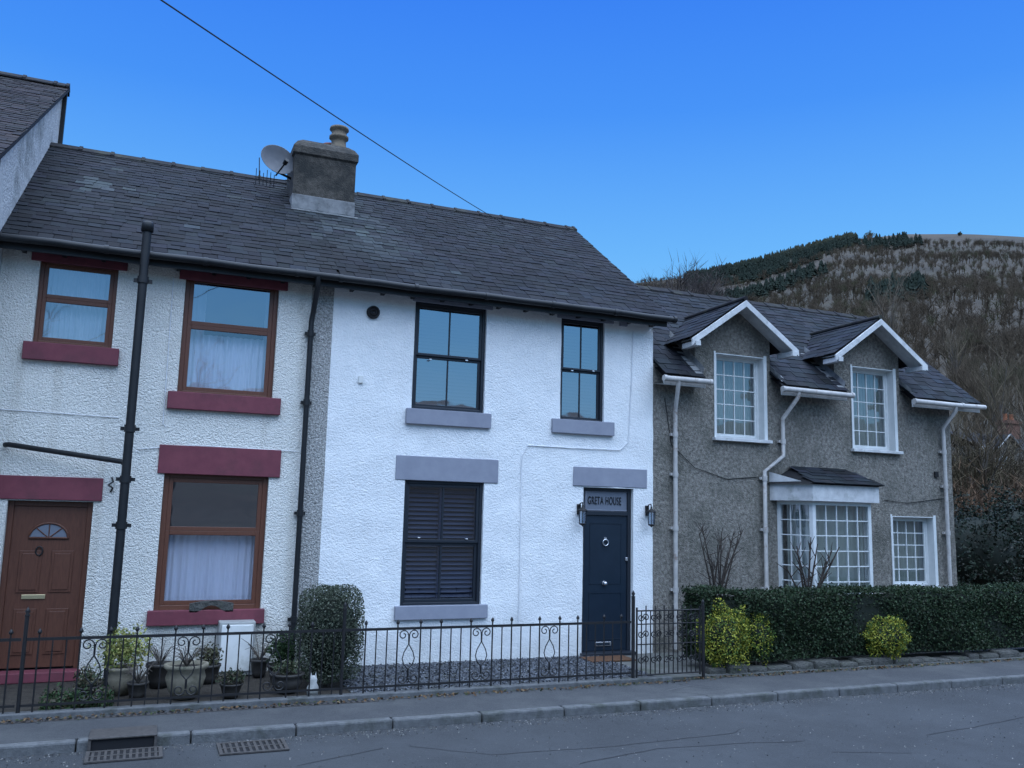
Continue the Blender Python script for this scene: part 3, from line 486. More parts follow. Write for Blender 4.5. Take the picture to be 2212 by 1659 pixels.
for k,c in enumerate(DC):
    fy=10.97; hw=.98; zt_=5.36; zf=zt_-hw*DS; Ld=1.9
    dmr=MB().poly([(c-hw,fy,zf),(c,fy,zt_),(c,fy+Ld,zt_),(c-hw,fy+.85,zf)]).poly([(c+hw,fy,zf),(c+hw,fy+.85,zf),(c,fy+Ld,zt_),(c,fy,zt_)]).build('dormer',m_under,gh,label=('left' if k==0 else 'right')+' gabled dormer with white bargeboards')
    sk=lambda p: p.z<ge+(p.y-gy)*gsl-.03
    slates('slates',dmr,(c-hw-.02,fy,zf-.0),(0,1,0),(hw,0,zt_-zf),Ld,math.hypot(hw,zt_-zf),w=.25,ex=.17,base=GB_,skip=sk); slates('slates',dmr,(c+hw+.02,fy,zf-.0),(0,1,0),(-hw,0,zt_-zf),Ld,math.hypot(hw,zt_-zf),w=.25,ex=.17,base=GB_,skip=sk)
    mb=MB(); mb.tube([(c,fy-.02,zt_+.03),(c,fy+Ld,zt_+.03)],.04,7); mb.build('ridge_roll',m_ridge,dmr)
    for s in (-1,1):
        mb=MB(); t=.105
        A=Vector((c+s*hw*1.03,fy-.035,zf-.025)); B=Vector((c,fy-.035,zt_-.005)); dn=Vector((0,0,-t))
        vs=[A,B,B+dn,A+dn]; vs2=[v+Vector((0,.03,0)) for v in vs]; mb.add(vs+vs2,[(0,1,2,3),(7,6,5,4),(0,4,5,1),(3,2,6,7),(0,3,7,4)])
        mb.build('bargeboard',m_board,dmr,.004)
        MB().box(c+s*hw*.93-.045,c+s*hw*.93+.045,fy-.05,YF,zf-.13,zf-.05).build('purlin_end',m_board,dmr,.006)
        MB().poly([(c+s*hw,fy,zf-.03),(c,fy,zt_-.03),(c,YF,zt_-.03),(c+s*hw,YF,zf-.03)]).build('soffit',m_board,dmr)
        X=c+s*HW; mb=MB(); a_=Vector((X+s*.02,gy+.05,ge+.05*gsl+.04)); b_=Vector((X+s*.02,gy+1.0,ge+1.0*gsl+.04)); mb.add([a_,a_+Vector((s*.13,0,.0)),b_+Vector((s*.13,0,0)),b_,a_+Vector((-s*.019,0,.1)),b_+Vector((-s*.019,0,.1))],[(0,1,2,3),(0,3,5,4)]); mb.build('flashing',m_lead,dmr)
for a,b in segs:
    MB().box(a,b,gy+.02,gy+.045,ge-.14,ge-.02).build('fascia',m_board,gh); gutter(a-.03,b+.03,gy-.06,ge-.06,m_cream,gh,.042)
MB().poly([(XW,YF-.28,ge-.13),(DC[0]-HW,YF-.28,ge-.13),(DC[0]-HW,YF,ge-.1),(XW,YF,ge-.1)]).build('soffit',m_board,gh)
g1=window(gh,'white multi-pane window in left dormer',G1,YF,m_wframe,.05,.12,((1,4,5),),bar=.016,sw=.03,behind='net',gm=m_glassg,bm=m_curtg)
g2=window(gh,'white multi-pane window in right dormer',G2,YF,m_wframe,.05,.12,((1,4,5),),bar=.016,sw=.03,behind='net',gm=m_glassg,bm=m_curtg)
g3=window(gh,'white multi-pane ground floor window right of bay',G3,YF,m_wframe,.05,.12,((1,4,5),),bar=.016,sw=.03,behind='net',gm=m_glassg,bm=m_curtg)
for w,r in ((g1,G1),(g2,G2),(g3,G3)):
    x0,x1,z0,z1=r; mb=MB(); t=.012; mb.box(x0+.0,x0+t,YF-.02,YF+.12,z0,z1).box(x1-t,x1,YF-.02,YF+.12,z0,z1).box(x0+t,x1-t,YF-.02,YF+.12,z1-t,z1).box(x1+.001,x1+.05,YF-.02,YF-.004,z0,z1+.03).box(x0-.03,x0-.001,YF-.02,YF-.004,z0,z1+.03); mb.build('white_reveal',m_wframe,w)
    MB().box(x0-.06,x1+.1,YF-.08,YF+.11,z0-.05,z0).build('sill',m_board,w,.006)
# bay
bz0=.5; q=P(1815,1084,10.75); bz1=q[1]; bz2=P(1832,1050,10.75)[1]
pa,pb,pc,pd=(9.24,YF),(9.47,10.75),(10.64,10.75),(10.87,YF)
def vwall(mb,p,q,z0,z1,t=.05):
    d=Vector((q[0]-p[0],q[1]-p[1],0)).normalized(); n=Vector((-d.y,d.x,0))*t
    vs=[Vector((p[0],p[1],z0)),Vector((q[0],q[1],z0)),Vector((q[0],q[1],z0))+n,Vector((p[0],p[1],z0))+n]; vs+=[v+Vector((0,0,z1-z0)) for v in vs]
    mb.add(vs,[(0,3,2,1),(4,5,6,7),(0,1,5,4),(1,2,6,5),(2,3,7,6),(3,0,4,7)])
mb=MB()
for p,q in ((pa,pb),(pb,pc),(pc,pd)): vwall(mb,p,q,0,bz0)
bay=mb.build('bay',m_grey,gh,label='bay window with slate roof and white fascia')
mb=MB(); fa,fb,fc,fd=(pa[0]-.14,YF),(pb[0]-.08,pb[1]-.1),(pc[0]+.08,pc[1]-.1),(pd[0]+.12,YF)
mb.add([(*p,bz1) for p in (fa,fb,fc,fd)]+[(*p,bz2+.0) for p in (fa,fb,fc,fd)]+[(fa[0],fa[1],bz2+.2),(fd[0],fd[1],bz2+.2)],[(0,1,5,4),(1,2,6,5),(2,3,7,6),(3,2,1,0),(4,5,8),(6,7,9)]); mb.build('fascia',m_board,bay)
mb=MB()
rA,rB,rC,rD=(fa[0]-.05,YF,bz2+.01),(fb[0]-.05,fb[1]-.06,bz2+.01),(fc[0]+.05,fc[1]-.06,bz2+.01),(fd[0]+.05,YF,bz2+.01); tL=(pb[0]+.1,YF,bz2+.3); tR=(pc[0]-.1,YF,bz2+.3)
mb.add([rA,rB,rC,rD,tL,tR],[(1,2,5,4),(0,1,4),(2,3,5)]); mb.build('roof_base',m_under,bay)
sv=Vector((0,YF-rB[1],.29)); kx=(tL[0]-rB[0])/(YF-rB[1])
slates('roof',bay,(rB[0],rB[1]-.01,rB[2]+.004),(1,0,0),sv,rC[0]-rB[0],sv.length,w=.25,ex=.16,base=GB_,skip=lambda p:p.x<rB[0]+kx*(p.y-rB[1])+.03 or p.x>rC[0]-kx*(p.y-rB[1])-.03)
def baywin(p,q,nc,nr):
    d=Vector((q[0]-p[0],q[1]-p[1],0)); L_=d.length; d.normalize(); mb=MB(); mb.T=Matrix(((d.x,-d.y,0,p[0]),(d.y,d.x,0,p[1]),(0,0,1,0),(0,0,0,1)))
    w=.06; mb.box(0,w,0,.06,bz0,bz1).box(L_-w,L_,0,.06,bz0,bz1).box(w,L_-w,0,.06,bz1-w,bz1).box(w,L_-w,0,.06,bz0,bz0+w)
    for i in range(1,nc): x=w+(L_-2*w)*i/nc; mb.box(x-.008,x+.008,.012,.045,bz0+w,bz1-w)
    for i in range(1,nr): z=bz0+w+(bz1-bz0-2*w)*i/nr; mb.box(w,L_-w,.014,.043,z-.008,z+.008)
    wo=mb.build('bay_window',m_wframe,bay)
    for nm,yy,mt in (('pane',.03,m_glassg),('curtain',.18,m_curtg)):
        g=MB(); g.T=mb.T; n=60 if nm=='curtain' else 1
        if n>1: g.add([v for i in range(n+1) for v in ((L_*i/n,yy+.02*math.sin(i*1.3),bz0),(L_*i/n,yy+.01*math.sin(i*1.3),bz1))],[(2*i,2*i+2,2*i+3,2*i+1) for i in range(n)],True)
        else: g.poly([(.02,yy,bz0),(L_-.02,yy,bz0),(L_-.02,yy,bz1),(.02,yy,bz1)])
        g.build(nm,mt,bay)
baywin(pa,pb,3,7); baywin(pb,pc,5,7); baywin(pc,pd,3,7)
# grey-house pipes
def dp(topx,topy,kx,ky,zlow,extra=None):
    t=P(topx,topy,10.94); k=P(kx,ky,YF-.07)
    pts=[(t[0],10.94,ge-.06),(t[0],10.95,ge-.16),(k[0],YF-.08,k[1]),(k[0],YF-.08,k[1]-.12)]
    if extra:
        e1=P(*extra[0],YF-.07); e2=P(*extra[1],YF-.07); pts+=[(k[0],YF-.08,e1[1]),(e2[0],YF-.08,e2[1]),(e2[0],YF-.08,zlow)]
    else: pts.append((k[0],YF-.08,zlow))
    pipe(pts,.033,m_cream,gh,[3.2,2.6,1.8,.9])
dp(1466,835,1458,885,.05); dp(1726,862,1690,905,.3,((1690,985),(1651,1018))); dp(2066,893,2036,925,.05)
cable(wl([(1436,860),(1450,960),(1500,1010),(1570,1035),(1640,1030)]),.006,m_cable,gh); cable(wl([(1910,1080),(1960,1087),(2040,1076)]),.006,m_cable,gh)
q=P(2021,1025,YF); MB().box(q[0]-.04,q[0]+.04,YF-.03,YF,q[1]-.05,q[1]+.05).build('air_brick',m_black,gh)
# dish and antenna
q=P(598,347,13.3); dc=Vector((q[0],13.3,q[1])); t=thing('satellite_dish','grey satellite dish fixed to the left side of the chimney','satellite dish',(cx0,13.4,7.1))
nd=Vector((.35,-1,.12)).normalized(); mb=MB(); rot=nd.to_track_quat('Z','Y').to_matrix().to_4x4(); mb.T=Matrix.Translation(dc)@rot@Matrix.Diagonal((1.0,.8,1,1))
mb.lathe([(0,0),(.1,.006),(.2,.025),(.28,.05),(.29,.052),(.28,.044),(.2,.015),(0,-.012)],0,0,0,32).build('dish',m_dish,t)
MB().tube([dc-Vector((0,0,.24)),dc+nd*.3-Vector((0,0,.16))],.014,6).build('lnb_arm',m_pipe,t); MB().tube([dc+nd*.27-Vector((0,0,.16)),dc+nd*.35-Vector((0,0,.13))],.035,8).build('receiver',m_pipe,t)
MB().tube([dc-nd*.03,dc-nd*.12-Vector((0,0,.1)),(cx0+.02,13.5,dc.z-.18)],.02,7).build('mount',m_pipe,t)
a0=P(560,345,13.6); a1=P(575,388,13.6); t=thing('tv_aerial','small tv aerial with vertical rods left of the chimney','aerial',(a1[0],13.6,a1[1]-.2)); mb=MB(); z=a1[1]
mb.tube([(a0[0]-.05,13.6,z+.02),(cx0+.05,13.65,z+.06)],.009,5); mb.build('boom',m_pipe,t)
for i in range(6): X=a0[0]-.03+i*.055; MB().tube([(X,13.6,z-.1),(X,13.6,z+.16-(i%3)*.03)],.006,5).build('rod',m_pipe,t)
MB().tube([(a0[0]+.02,13.6,z),(a0[0],13.6,z+.34)],.008,5).build('mast',m_pipe,t)
# ---------------- railings ----------------
YFN=9.515; ZT=.69; ZB=.09; SP=.118
def mk(mb,name,mat=m_black): 
    me=bpy.data.meshes.new(name); me.from_pydata([tuple(v) for v in mb.v],[],mb.f); me.materials.append(mat); me.polygons.foreach_set('use_smooth',mb.sm); return me
b_me=mk(MB().tube([(0,0,.04),(0,0,ZT)],.007,6),'bar'); f_me=mk(MB().tube([(0,0,.02),(0,0,ZT+.05)],.0085,6).lathe([(0,ZT+.04),(.018,ZT+.055),(.02,ZT+.068),(.012,ZT+.085),(0,ZT+.1)],0,0,0,8),'tall_bar')
def spiral(cx,cz,r,turn,s,flip=1):
    pts=[]
    for i in range(20):
        a=i/19*turn*2*math.pi; rr=r*(1-.75*i/19); pts.append((cx+s*rr*math.cos(a),0,cz+flip*rr*math.sin(a)))
    return pts
def scroll_me(w,zb,zt):
    mb=MB(); h=w/2
    for s in (-1,1):
        mb.tube(spiral(s*h*.5,zt-.07,h*.46,1.25,-s),.0065,5); mb.tube([(s*h*.04,0,zt-.07),(s*h*.02,0,zt-.17),(s*h*.4,0,zt-.25),(s*h*.55,0,(zb+zt)/2-.02),(s*h*.4,0,zb+.22),(s*h*.04,0,zb+.17),(s*h*.04,0,zb+.08)],.0065,5)
        mb.tube(spiral(s*h*.5,zb+.07,h*.46,1.25,-s,-1),.0065,5)
    return mk(mb,'scroll')
s_me=scroll_me(.25,ZB,ZT)
def inst(me,name,parent,x,y,z=0):
    o=bpy.data.objects.new(name,me); C.objects.link(o); o.parent=parent; o.location=Vector((x,y,z))-ORG[parent.name]; return o
def post(parent,x,h=.9,r=.018): MB().tube([(x,YFN,-.02),(x,YFN,h)],r,8).lathe([(.02,h),(.026,h+.01),(.012,h+.025),(.024,h+.045),(.012,h+.07),(0,h+.09)],x,YFN,0,8).build('post',m_black,parent)
def railing(x0,x1,label,off=0):
    t=thing('iron_railing',label,'railing',((x0+x1)/2,YFN,0)); MB().box(x0,x1,YFN-.005,YFN+.005,ZT-.014,ZT+.014).build('top_rail',m_black,t); MB().box(x0,x1,YFN-.006,YFN+.006,ZB-.01,ZB+.012).build('bottom_rail',m_black,t)
    post(t,x0); x=x0+SP+off; k=0; pat=['f','b','b','f','s']
    while x<x1-.05:
        p=pat[k%5]; 
        if p=='f': inst(f_me,'tall_bar',t,x,YFN); x+=SP
        elif p=='b': inst(b_me,'bar',t,x,YFN); x+=SP
        else:
            if x+.28<x1: x-=SP; inst(s_me,'scroll',t,x+.13,YFN); inst(f_me,'tall_bar',t,x+.26,YFN); x+=.26+SP; inst(b_me,'bar',t,x,YFN); x+=SP
            else: inst(b_me,'bar',t,x,YFN); x+=SP
        k+=1
    return t
fx0=P(50,1420,YFN)[0]; fx1=P(741,1400,YFN)[0]; fx2=P(1363,1400,YFN)[0]; fx3=P(1519,1400,YFN)[0]
railing(fx0,fx1,'black iron scrolled railing before the maroon trimmed cottage'); t=railing(fx1,fx2,'black iron scrolled railing before the white house',.12)
t=thing('iron_railing','short end of black railing at the left edge before the brown door','railing',(fx0-.5,YFN,0)); MB().box(fx0-1,fx0-.03,YFN-.005,YFN+.005,ZT-.014,ZT+.014).build('top_rail',m_black,t); MB().box(fx0-1,fx0-.03,YFN-.006,YFN+.006,ZB-.01,ZB+.012).build('bottom_rail',m_black,t)
for i in range(8): inst(f_me if i%3==0 else b_me,'bar',t,fx0-.12-i*SP,YFN)
# gate
t=thing('iron_gate','ornate black wrought iron gate in front of the navy door','gate',((fx2+fx3)/2,YFN,0)); post(t,fx2+.03,.98,.022); post(t,fx3,.86,.022)
a,b=fx2+.08,fx3-.05; mb=MB(); W=b-a
mb.tube([(a,YFN,.82),(b,YFN,.82)],.01,6).tube([(a,YFN,.06),(b,YFN,.06)],.01,6).tube([(a,YFN,.03),(a,YFN,.86)],.012,6).tube([(b,YFN,.03),(b,YFN,.86)],.012,6).tube([(a,YFN,.42),(b,YFN,.42)],.008,6).tube([(a,YFN,.66),(b,YFN,.66)],.008,6); mb.build('gate_frame',m_black,t)
for i in range(1,14): u=i/14; MB().tube([(a+W*u,YFN,.06),(a+W*u,YFN,.82+(.06 if i%2==0 else 0))],.0075,6).build('bar',m_black,t)
for i in range(5):
    for zc in (.54,.74,.24):
        mb=MB(); cx_=a+W*(i+.5)/5; r_=W/10*.9
        for s in (-1,1): mb.tube([(p[0],YFN-.006,p[2]) for p in spiral(cx_+s*r_*.45,zc,r_*.55,1.3,-s,s)],.007,5)
        mb.build('scroll',m_black,t)
# door mat
tag(MB().box(P(1268,1430,10.9)[0],P(1362,1430,10.9)[0],10.75,11.12,.0,.02).build('door_mat',m_mat,bevel=.004),'brown door mat on the path before the navy door','mat')
# ---------------- hedge & shrubs ----------------
hx0=P(1528,1380,9.75)[0]; hx1=17.2; HT=.95; HB=10.35
th=thing('hedge','long clipped dark green hedge on a low stone wall before the grey cottage','hedge',((hx0+hx1)/2,10.1,0))
MB().box(hx0+.06,hx1,9.8,HB-.04,.1,HT-.06).build('dark_core',m_core,th)  # solid near-black core; the dark between leaves is put into its colour
def hpts(n):
    a=NR.rand(n); x=hx0+(hx1-hx0)*NR.rand(n)**1.25; fr=a<.6; tp=(a>=.6)&(a<.94); y=np.where(fr,9.75,NR.uniform(9.75,HB,n)); z=np.where(fr,NR.uniform(.12,HT,n),HT); lf=a>=.94; x=np.where(lf,hx0,x); z=np.where(lf,NR.uniform(.1,HT,n),z)
    w=.05*np.sin(x*2.1)+.035*np.sin(x*5.3+1)+.03*np.sin(z*7+x*3); d=NR.normal(0,.026,n)
    y=y+np.where(fr,w+d,0); z=z+np.where(tp,w*.35+np.abs(d)*1.1+.01*np.sin(x*9),0); x=x+np.where(lf,w+d,0)
    return np.stack([x,y+np.where(fr&(z>HT-.08),(z-HT+.08)*.6,0),z],1)
leaves('foliage',hpts(85000),.018,m_leaf,th,[(.018,.034,.015),(.025,.045,.02),(.014,.026,.013),(.038,.062,.028),(.032,.038,.02)],.6)
mb=MB(); x=hx0-.05
while x<hx1:
    w=rnd.uniform(.22,.45); mb.box(x,x+w-.015,9.6+rnd.uniform(-.03,.03),9.85,-.1,.06+rnd.uniform(-.04,.05)); x+=w
tag(mb.build('stone_wall',m_stone,bevel=.035),'low dark stone kerb wall under the clipped hedge','wall')
def blob(cx,cy,cz,rx,ry,rz,n,shell=.35,lump=.25,box=0):
    d=NR.normal(size=(n,3)); d/=np.linalg.norm(d,axis=1)[:,None]; r=1-shell*NR.rand(n)**1.5
    l=1+lump*(np.sin(d[:,0]*5+cx*3)*np.sin(d[:,1]*6+1)+.6*np.sin(d[:,2]*9+cy)*np.sin(d[:,0]*8))
    if box: 
        e=d/(np.abs(d)**8).sum(1)[:,None]**.125; d=d*(1-box)+e*box
    return np.stack([cx+d[:,0]*r*l*rx,cy+d[:,1]*r*l*ry,cz+d[:,2]*r*l*rz],1)
def shrub(name,label,cat,c,rad,n,size,pal,stems=5,core=.7,group=None,asp=.55,box=0,lump=.25):
    t=thing(name,label,cat,(c[0],c[1],0),group); cx,cy,cz=c
    if core:
        mb=MB(); mb.T=Matrix.Translation(c)@Matrix.Diagonal((rad[0]*core,rad[1]*core,rad[2]*core,1)); mb.lathe([(0,-1),(.5,-.86),(.86,-.5),(1,0),(.86,.5),(.5,.86),(0,1)],0,0,0,10).build('dark_core',m_core,t)  # solid core inside the leaf shell, its inner darkness painted as near-black
    p=blob(cx,cy,cz,*rad,n,box=box,lump=lump); leaves('foliage',p[p[:,2]>.02],size,m_leaf,t,pal,asp)
    mb=MB()
    for i in range(stems): a=i*2.4; mb.tube([(cx+.03*math.cos(a),cy+.03*math.sin(a),0),(cx+rad[0]*.5*math.cos(a),cy+rad[1]*.5*math.sin(a),cz+rad[2]*.3)],[.012,.005],5)
    mb.build('stem',m_bark,t); return t
YEL=[(.28,.26,.03),(.2,.22,.03),(.08,.13,.025),(.34,.32,.05),(.04,.08,.018)]
q=P(1590,1375,9.62); shrub('variegated_shrub','yellow variegated shrub at the left end of the hedge','shrub',(q[0]-.12,9.7,.44),(.36,.22,.4),8000,.015,YEL)
q=P(1648,1375,9.62); shrub('variegated_shrub','smaller yellow and green shrub merging with the hedge beside the first','shrub',(q[0]+.02,9.75,.42),(.25,.16,.3),3600,.015,YEL[1:])
q=P(1922,1375,9.62); shrub('variegated_shrub','rounded yellow variegated shrub alone in the middle of the hedge','shrub',(q[0],9.68,.36),(.38,.2,.28),6000,.015,YEL)
q=P(713,1350,10.2); shrub('evergreen_bush','grey green clipped bush between the cottage and white house','bush',(q[0],10.2,.57),(.35,.32,.52),20000,.013,[(.045,.06,.04),(.075,.09,.06),(.11,.12,.09),(.035,.045,.028)],core=.85,box=.85,lump=.05)
def fan(name,label,bx,by,bz,tops,r=.016,n=10):
    t=thing(name,label,'shrub',(bx,by,bz)); 
    mb=MB()
    for k,(px,py) in enumerate(tops):
        X,Z=P(px,py,by-.1); p0=Vector((bx+rnd.uniform(-.08,.08),by,bz)); p2=Vector((X,by-rnd.uniform(0,.25),Z)); p1=p0.lerp(p2,.5)+Vector(((p0.x-X)*.12,0,-.03)); mb.tube([p0,p1,p2],[r*1.3,r*.9,r*.4],6)
        for j in range(9):
            q=p1.lerp(p2,rnd.uniform(-.3,.95)); e=q+Vector((rnd.uniform(-.16,.16),rnd.uniform(-.1,.1),rnd.uniform(.06,.22))); mb.tube([q,e],[r*.45,r*.18],5)
    mb.build('stem',m_redbark,t)
b=P(1545,1270,10.9); fan('bare_shrub','bare brown stemmed shrub behind the left end of hedge',b[0],10.9,.5,[(1505,1150),(1520,1138),(1537,1175),(1550,1160),(1568,1140),(1582,1150),(1600,1142),(1528,1200),(1560,1190),(1590,1165)],.014)
b=P(1738,1275,10.5); fan('bare_shrub','stubby bare shrub standing before the bay window',b[0],10.4,.5,[(1712,1200),(1725,1180),(1752,1160),(1765,1175),(1798,1190),(1815,1182),(1705,1225),(1780,1215)],.018)
# garden bits
def potted(px,py,Y,pr,ph,prof,mat,label,plant,pal=None,pn=900,size=.02,rad=None):
    X=P(px,py,Y)[0]; t=thing('potted_plant',label,'plant pot',(X,Y,0)); MB().lathe([(r*pr,z*ph) for r,z in prof],X,Y,0,22).build('pot',mat,t); MB().lathe([(0,0),(pr*.85,0)],X,Y,ph*.9,16).build('soil',m_soil,t)
    if plant=='leaf': p=blob(X,Y,ph+rad[2]*.8,*rad,pn,.8,.3); leaves('foliage',p,size,m_leaf,t,pal)
    else:
        mb=MB()
        for i in range(34): a=rnd.uniform(0,6.28); l=rnd.uniform(.1,.3); mb.tube([(X,Y,ph*.9),(X+l*.5*math.cos(a),Y+l*.5*math.sin(a),ph*.9+l*.7),(X+l*.8*math.cos(a),Y+l*.8*math.sin(a),ph*.9+l*rnd.uniform(.5,1))],[.005,.004,.002],4)
        mb.build('dry_stems',m_bark,t)
POT=[(.0,0),(.7,0),(.8,.3),(1,.85),(1.08,.88),(1.08,1),(.95,1),(.9,.85)]; BEL=[(0,0),(.6,0),(.85,.3),(1,.6),(.9,.8),(1.1,.9),(1.1,1),(.95,1),(.85,.85)]
m_cpot=M('cream_pot',(.16,.14,.1),(.24,.21,.155),8,.8,.4,30,stain=(.08,.08,.055),sscale=6); m_dpot=M('dark_pot',(.03,.027,.025),(.05,.045,.04),8,.6)
potted(265,1440,10.3,.14,.28,BEL,m_cpot,'pale pot holding a yellow green leafy shrub','leaf',[(.24,.25,.07),(.14,.18,.05),(.32,.3,.1)],1700,.02,(.26,.2,.22))
potted(402,1450,9.95,.2,.34,BEL,m_cpot,'large cream urn with dry brown stems behind railing','dry')
potted(346,1440,10.6,.14,.25,POT,m_dpot,'dark plastic pot of dead stems between the two pale pots','dry')
potted(608,1430,10.5,.15,.2,POT,m_dpot,'dark pot with a rounded green bush near the thin drainpipe','leaf',[(.03,.06,.025),(.045,.075,.03),(.022,.04,.018)],2600,.016,(.17,.16,.2))
potted(560,1440,10.9,.1,.2,POT,m_dpot,'small dark pot with dry stems close to the cottage wall','dry')
potted(620,1465,9.95,.17,.2,BEL,m_dpot,'wide brown bowl planter with trailing leaves behind railing','leaf',[(.05,.07,.035),(.08,.08,.05)],500,.018,(.16,.14,.07))
potted(450,1440,10.7,.13,.2,POT,m_dpot,'brown pot with straggly plant beside the white cabinet','leaf',[(.06,.05,.035),(.08,.08,.04)],500,.02,(.14,.12,.12))
potted(300,1450,10.05,.1,.16,POT,m_dpot,'low dark pot of brown stems between the yellow shrub and urn','dry')
potted(500,1475,9.85,.11,.14,POT,m_dpot,'low dark bowl of leaves before the white cabinet','leaf',[(.04,.055,.03),(.07,.06,.04)],500,.018,(.15,.12,.08))
potted(190,1470,10.0,.1,.15,POT,m_dpot,'small dark pot of leaves nearest the brown door','leaf',[(.04,.06,.03),(.08,.07,.04)],500,.018,(.14,.12,.11))
X,Z=P(676,1478,9.8); t=MB(); t.lathe([(0,0),(.06,.0),(.065,.07),(.04,.12),(.045,.15),(.03,.19),(0,.2)],X,9.8,-.01,14); t.add([(X-.035,9.8,.17),(X-.012,9.8,.18),(X-.026,9.8,.225),(X+.035,9.8,.17),(X+.012,9.8,.18),(X+.026,9.8,.225)],[(0,1,2),(3,4,5)]); tag(t.build('garden_ornament',m_cat),'small white animal shaped garden ornament behind the railing','ornament')
q=R4(470,548,1342,1445,11.1); t=thing('meter_cabinet','white meter cabinet against the cottage wall below the window','cabinet',((q[0]+q[1])/2,11.2,0)); MB().box(q[0],q[1],11.02,YF,0,q[3]).build('cabinet',m_ivoryd,t,.01); MB().box(q[0]+.025,q[1]-.025,10.99,11.018,.05,q[3]-.03).build('cabinet_door',m_ivory,t,.008)
q=R4(409,504,1298,1322,YF-.06); mb=MB(); n=12; w=q[1]-q[0]; h=q[3]-q[2]
up=[(q[0]+w*i/n,h*(.75+.25*math.sin(math.pi*i/n))) for i in range(n+1)]; lo=[(q[0]+w*i/n,h*max(0,.6*math.sin(math.pi*(i/n-.2)/.6)) if .2<i/n<.8 else 0) for i in range(n+1)]
for i in range(n):
    p=[(up[i][0],q[2]+lo[i][1]),(up[i+1][0],q[2]+lo[i+1][1]),(up[i+1][0],q[2]+up[i+1][1]),(up[i][0],q[2]+up[i][1])]; mb.add([(a,YF-.07,b) for a,b in p]+[(a,YF-.0,b) for a,b in p],[(0,1,2,3),(3,2,6,7),(0,4,5,1)])
tag(mb.build('stone_bridge_ornament',m_stone),'small stone bridge ornament on the maroon ground floor sill','ornament')
q=P(240,1048,YF-.05); tag(MB().tube([(q[0],YF-.02,q[1]-.08),(q[0]+.02,YF-.04,q[1]-.03),(q[0]-.03,YF-.05,q[1]),(q[0]+.02,YF-.05,q[1]+.04),(q[0],YF-.02,q[1]+.09)],.012,6).build('wall_hook',m_black),'small black twisted iron bracket on the wall by the brown door','bracket')
n=2600; pts=np.stack([NR.uniform(P(90,1500,9.75)[0],P(245,1500,9.75)[0],n),NR.uniform(9.6,10.0,n),np.abs(NR.normal(0,.06,n))+.01],1)
o=leaves('ground_cover',pts,.022,m_leaf,None,[(.03,.06,.025),(.045,.075,.03),(.07,.06,.04)]); tag(o,'low green ground cover behind the left railing','plants'); o['kind']='stuff'
n=1800; pts=np.stack([np.where(NR.rand(n)<.6,NR.uniform(6.3,16,n),NR.uniform(-1.5,6.3,n)),9.44-np.abs(NR.normal(0,.06,n)),np.full(n,PZ+.012)],1); pts[:,1]=np.where(pts[:,0]>6.3,pts[:,1]+.1,pts[:,1])
o=leaves('fallen_leaves',pts,.02,m_leaf,None,[(.1,.055,.025),(.065,.037,.02),(.13,.09,.05),(.04,.05,.02)],.6,np.tile([0,0,1.],(n,1)),1.5); tag(o,'brown fallen leaves along the back of the pavement','leaves'); o['kind']='stuff'
# ---------------- trees & wood ----------------
def gen(rs,H,nch,wid,spread=.75,up=.35,minlev=0):
    tr=[]; lev=[]
    def seg(p,d,l,w,k):
        q=p+d*l; s=d.cross(Vector((rs.uniform(-1,1),rs.uniform(-1,1),rs.uniform(-.3,.3)))).normalized()
        w2=w*.6
        if k>=len(nch)-1: tr.append((p-s*w/2,p+s*w/2,q))
        else: tr.append((p-s*w/2,p+s*w/2,q+s*w2/2)); tr.append((p-s*w/2,q+s*w2/2,q-s*w2/2))
        lev.extend([k]*(1 if k>=len(nch)-1 else 2))
        if k<len(nch):
            for i in range(nch[k]):
                t=rs.uniform(.35,1) if k else rs.uniform(.3,1); a=Vector((rs.uniform(-1,1),rs.uniform(-1,1),rs.uniform(-.6,1))); dd=(d+a*spread+Vector((0,0,up))).normalized(); seg(p.lerp(q,t),dd,l*rs.uniform(.5,.75),w2*.8,k+1)
    seg(Vector((0,0,0)),Vector((rs.uniform(-.1,.1),rs.uniform(-.1,.1),1)),H*.42,wid,0)
    return np.array([[tuple(v) for v in t] for t in tr],dtype=np.float32),np.array(lev)
rs2=random.Random(3)
near=[gen(rs2,1,(7,5,4,4),.04,.9)[0] for _ in range(6)]; far=[gen(rs2,1,(9,6,4),.06,1.15,.1)[0] for _ in range(8)]
def conif(rs):
    tr=[]
    for k in range(6):
        z0=.1+k*.15; z1=z0+.28; r=.28*(1-k/6.6)*rs.uniform(.8,1.2); n=7; o=rs.uniform(0,1)
        for i in range(n): a=o+i*2*math.pi/n; b=o+(i+.8)*2*math.pi/n; tr.append(((r*math.cos(a)*rs.uniform(.6,1.3),r*math.sin(a),z0+rs.uniform(-.05,.05)),(r*math.cos(b),r*math.sin(b)*rs.uniform(.6,1.3),z0+rs.uniform(-.05,.05)),(0,0,min(z1,1))))
    return np.array(tr,dtype=np.float32)
cons=[conif(rs2) for _ in range(5)]
def plant(lst,name,label,mat=m_twig):
    Vs=[];Cs=[]
    for v,x,y,h,c in lst:
        a=rs2.uniform(0,6.28); ca,sa=math.cos(a),math.sin(a); R=np.array([[ca,-sa,0],[sa,ca,0],[0,0,1]],dtype=np.float32)
        V=(v.reshape(-1,3)@R.T)*h+np.array([x,y,terr(x,y)-.3],dtype=np.float32); Vs.append(V); Cs.append(np.tile(c,(len(V),1)))
    V=np.concatenate(Vs); o=npmesh(name,V,np.arange(len(V)).reshape(-1,3),mat,None,np.concatenate(Cs)); tag(o,label,'wood'); o['kind']='stuff'
bar=[];conl=[]
a0=azel(1270,700)[0]; a1=azel(2330,700)[0]
xA=azel(1930,500)[0]; cL=azel(1480,600)[0]; cR=azel(1850,500)[0]; xM=azel(2000,600)[0]
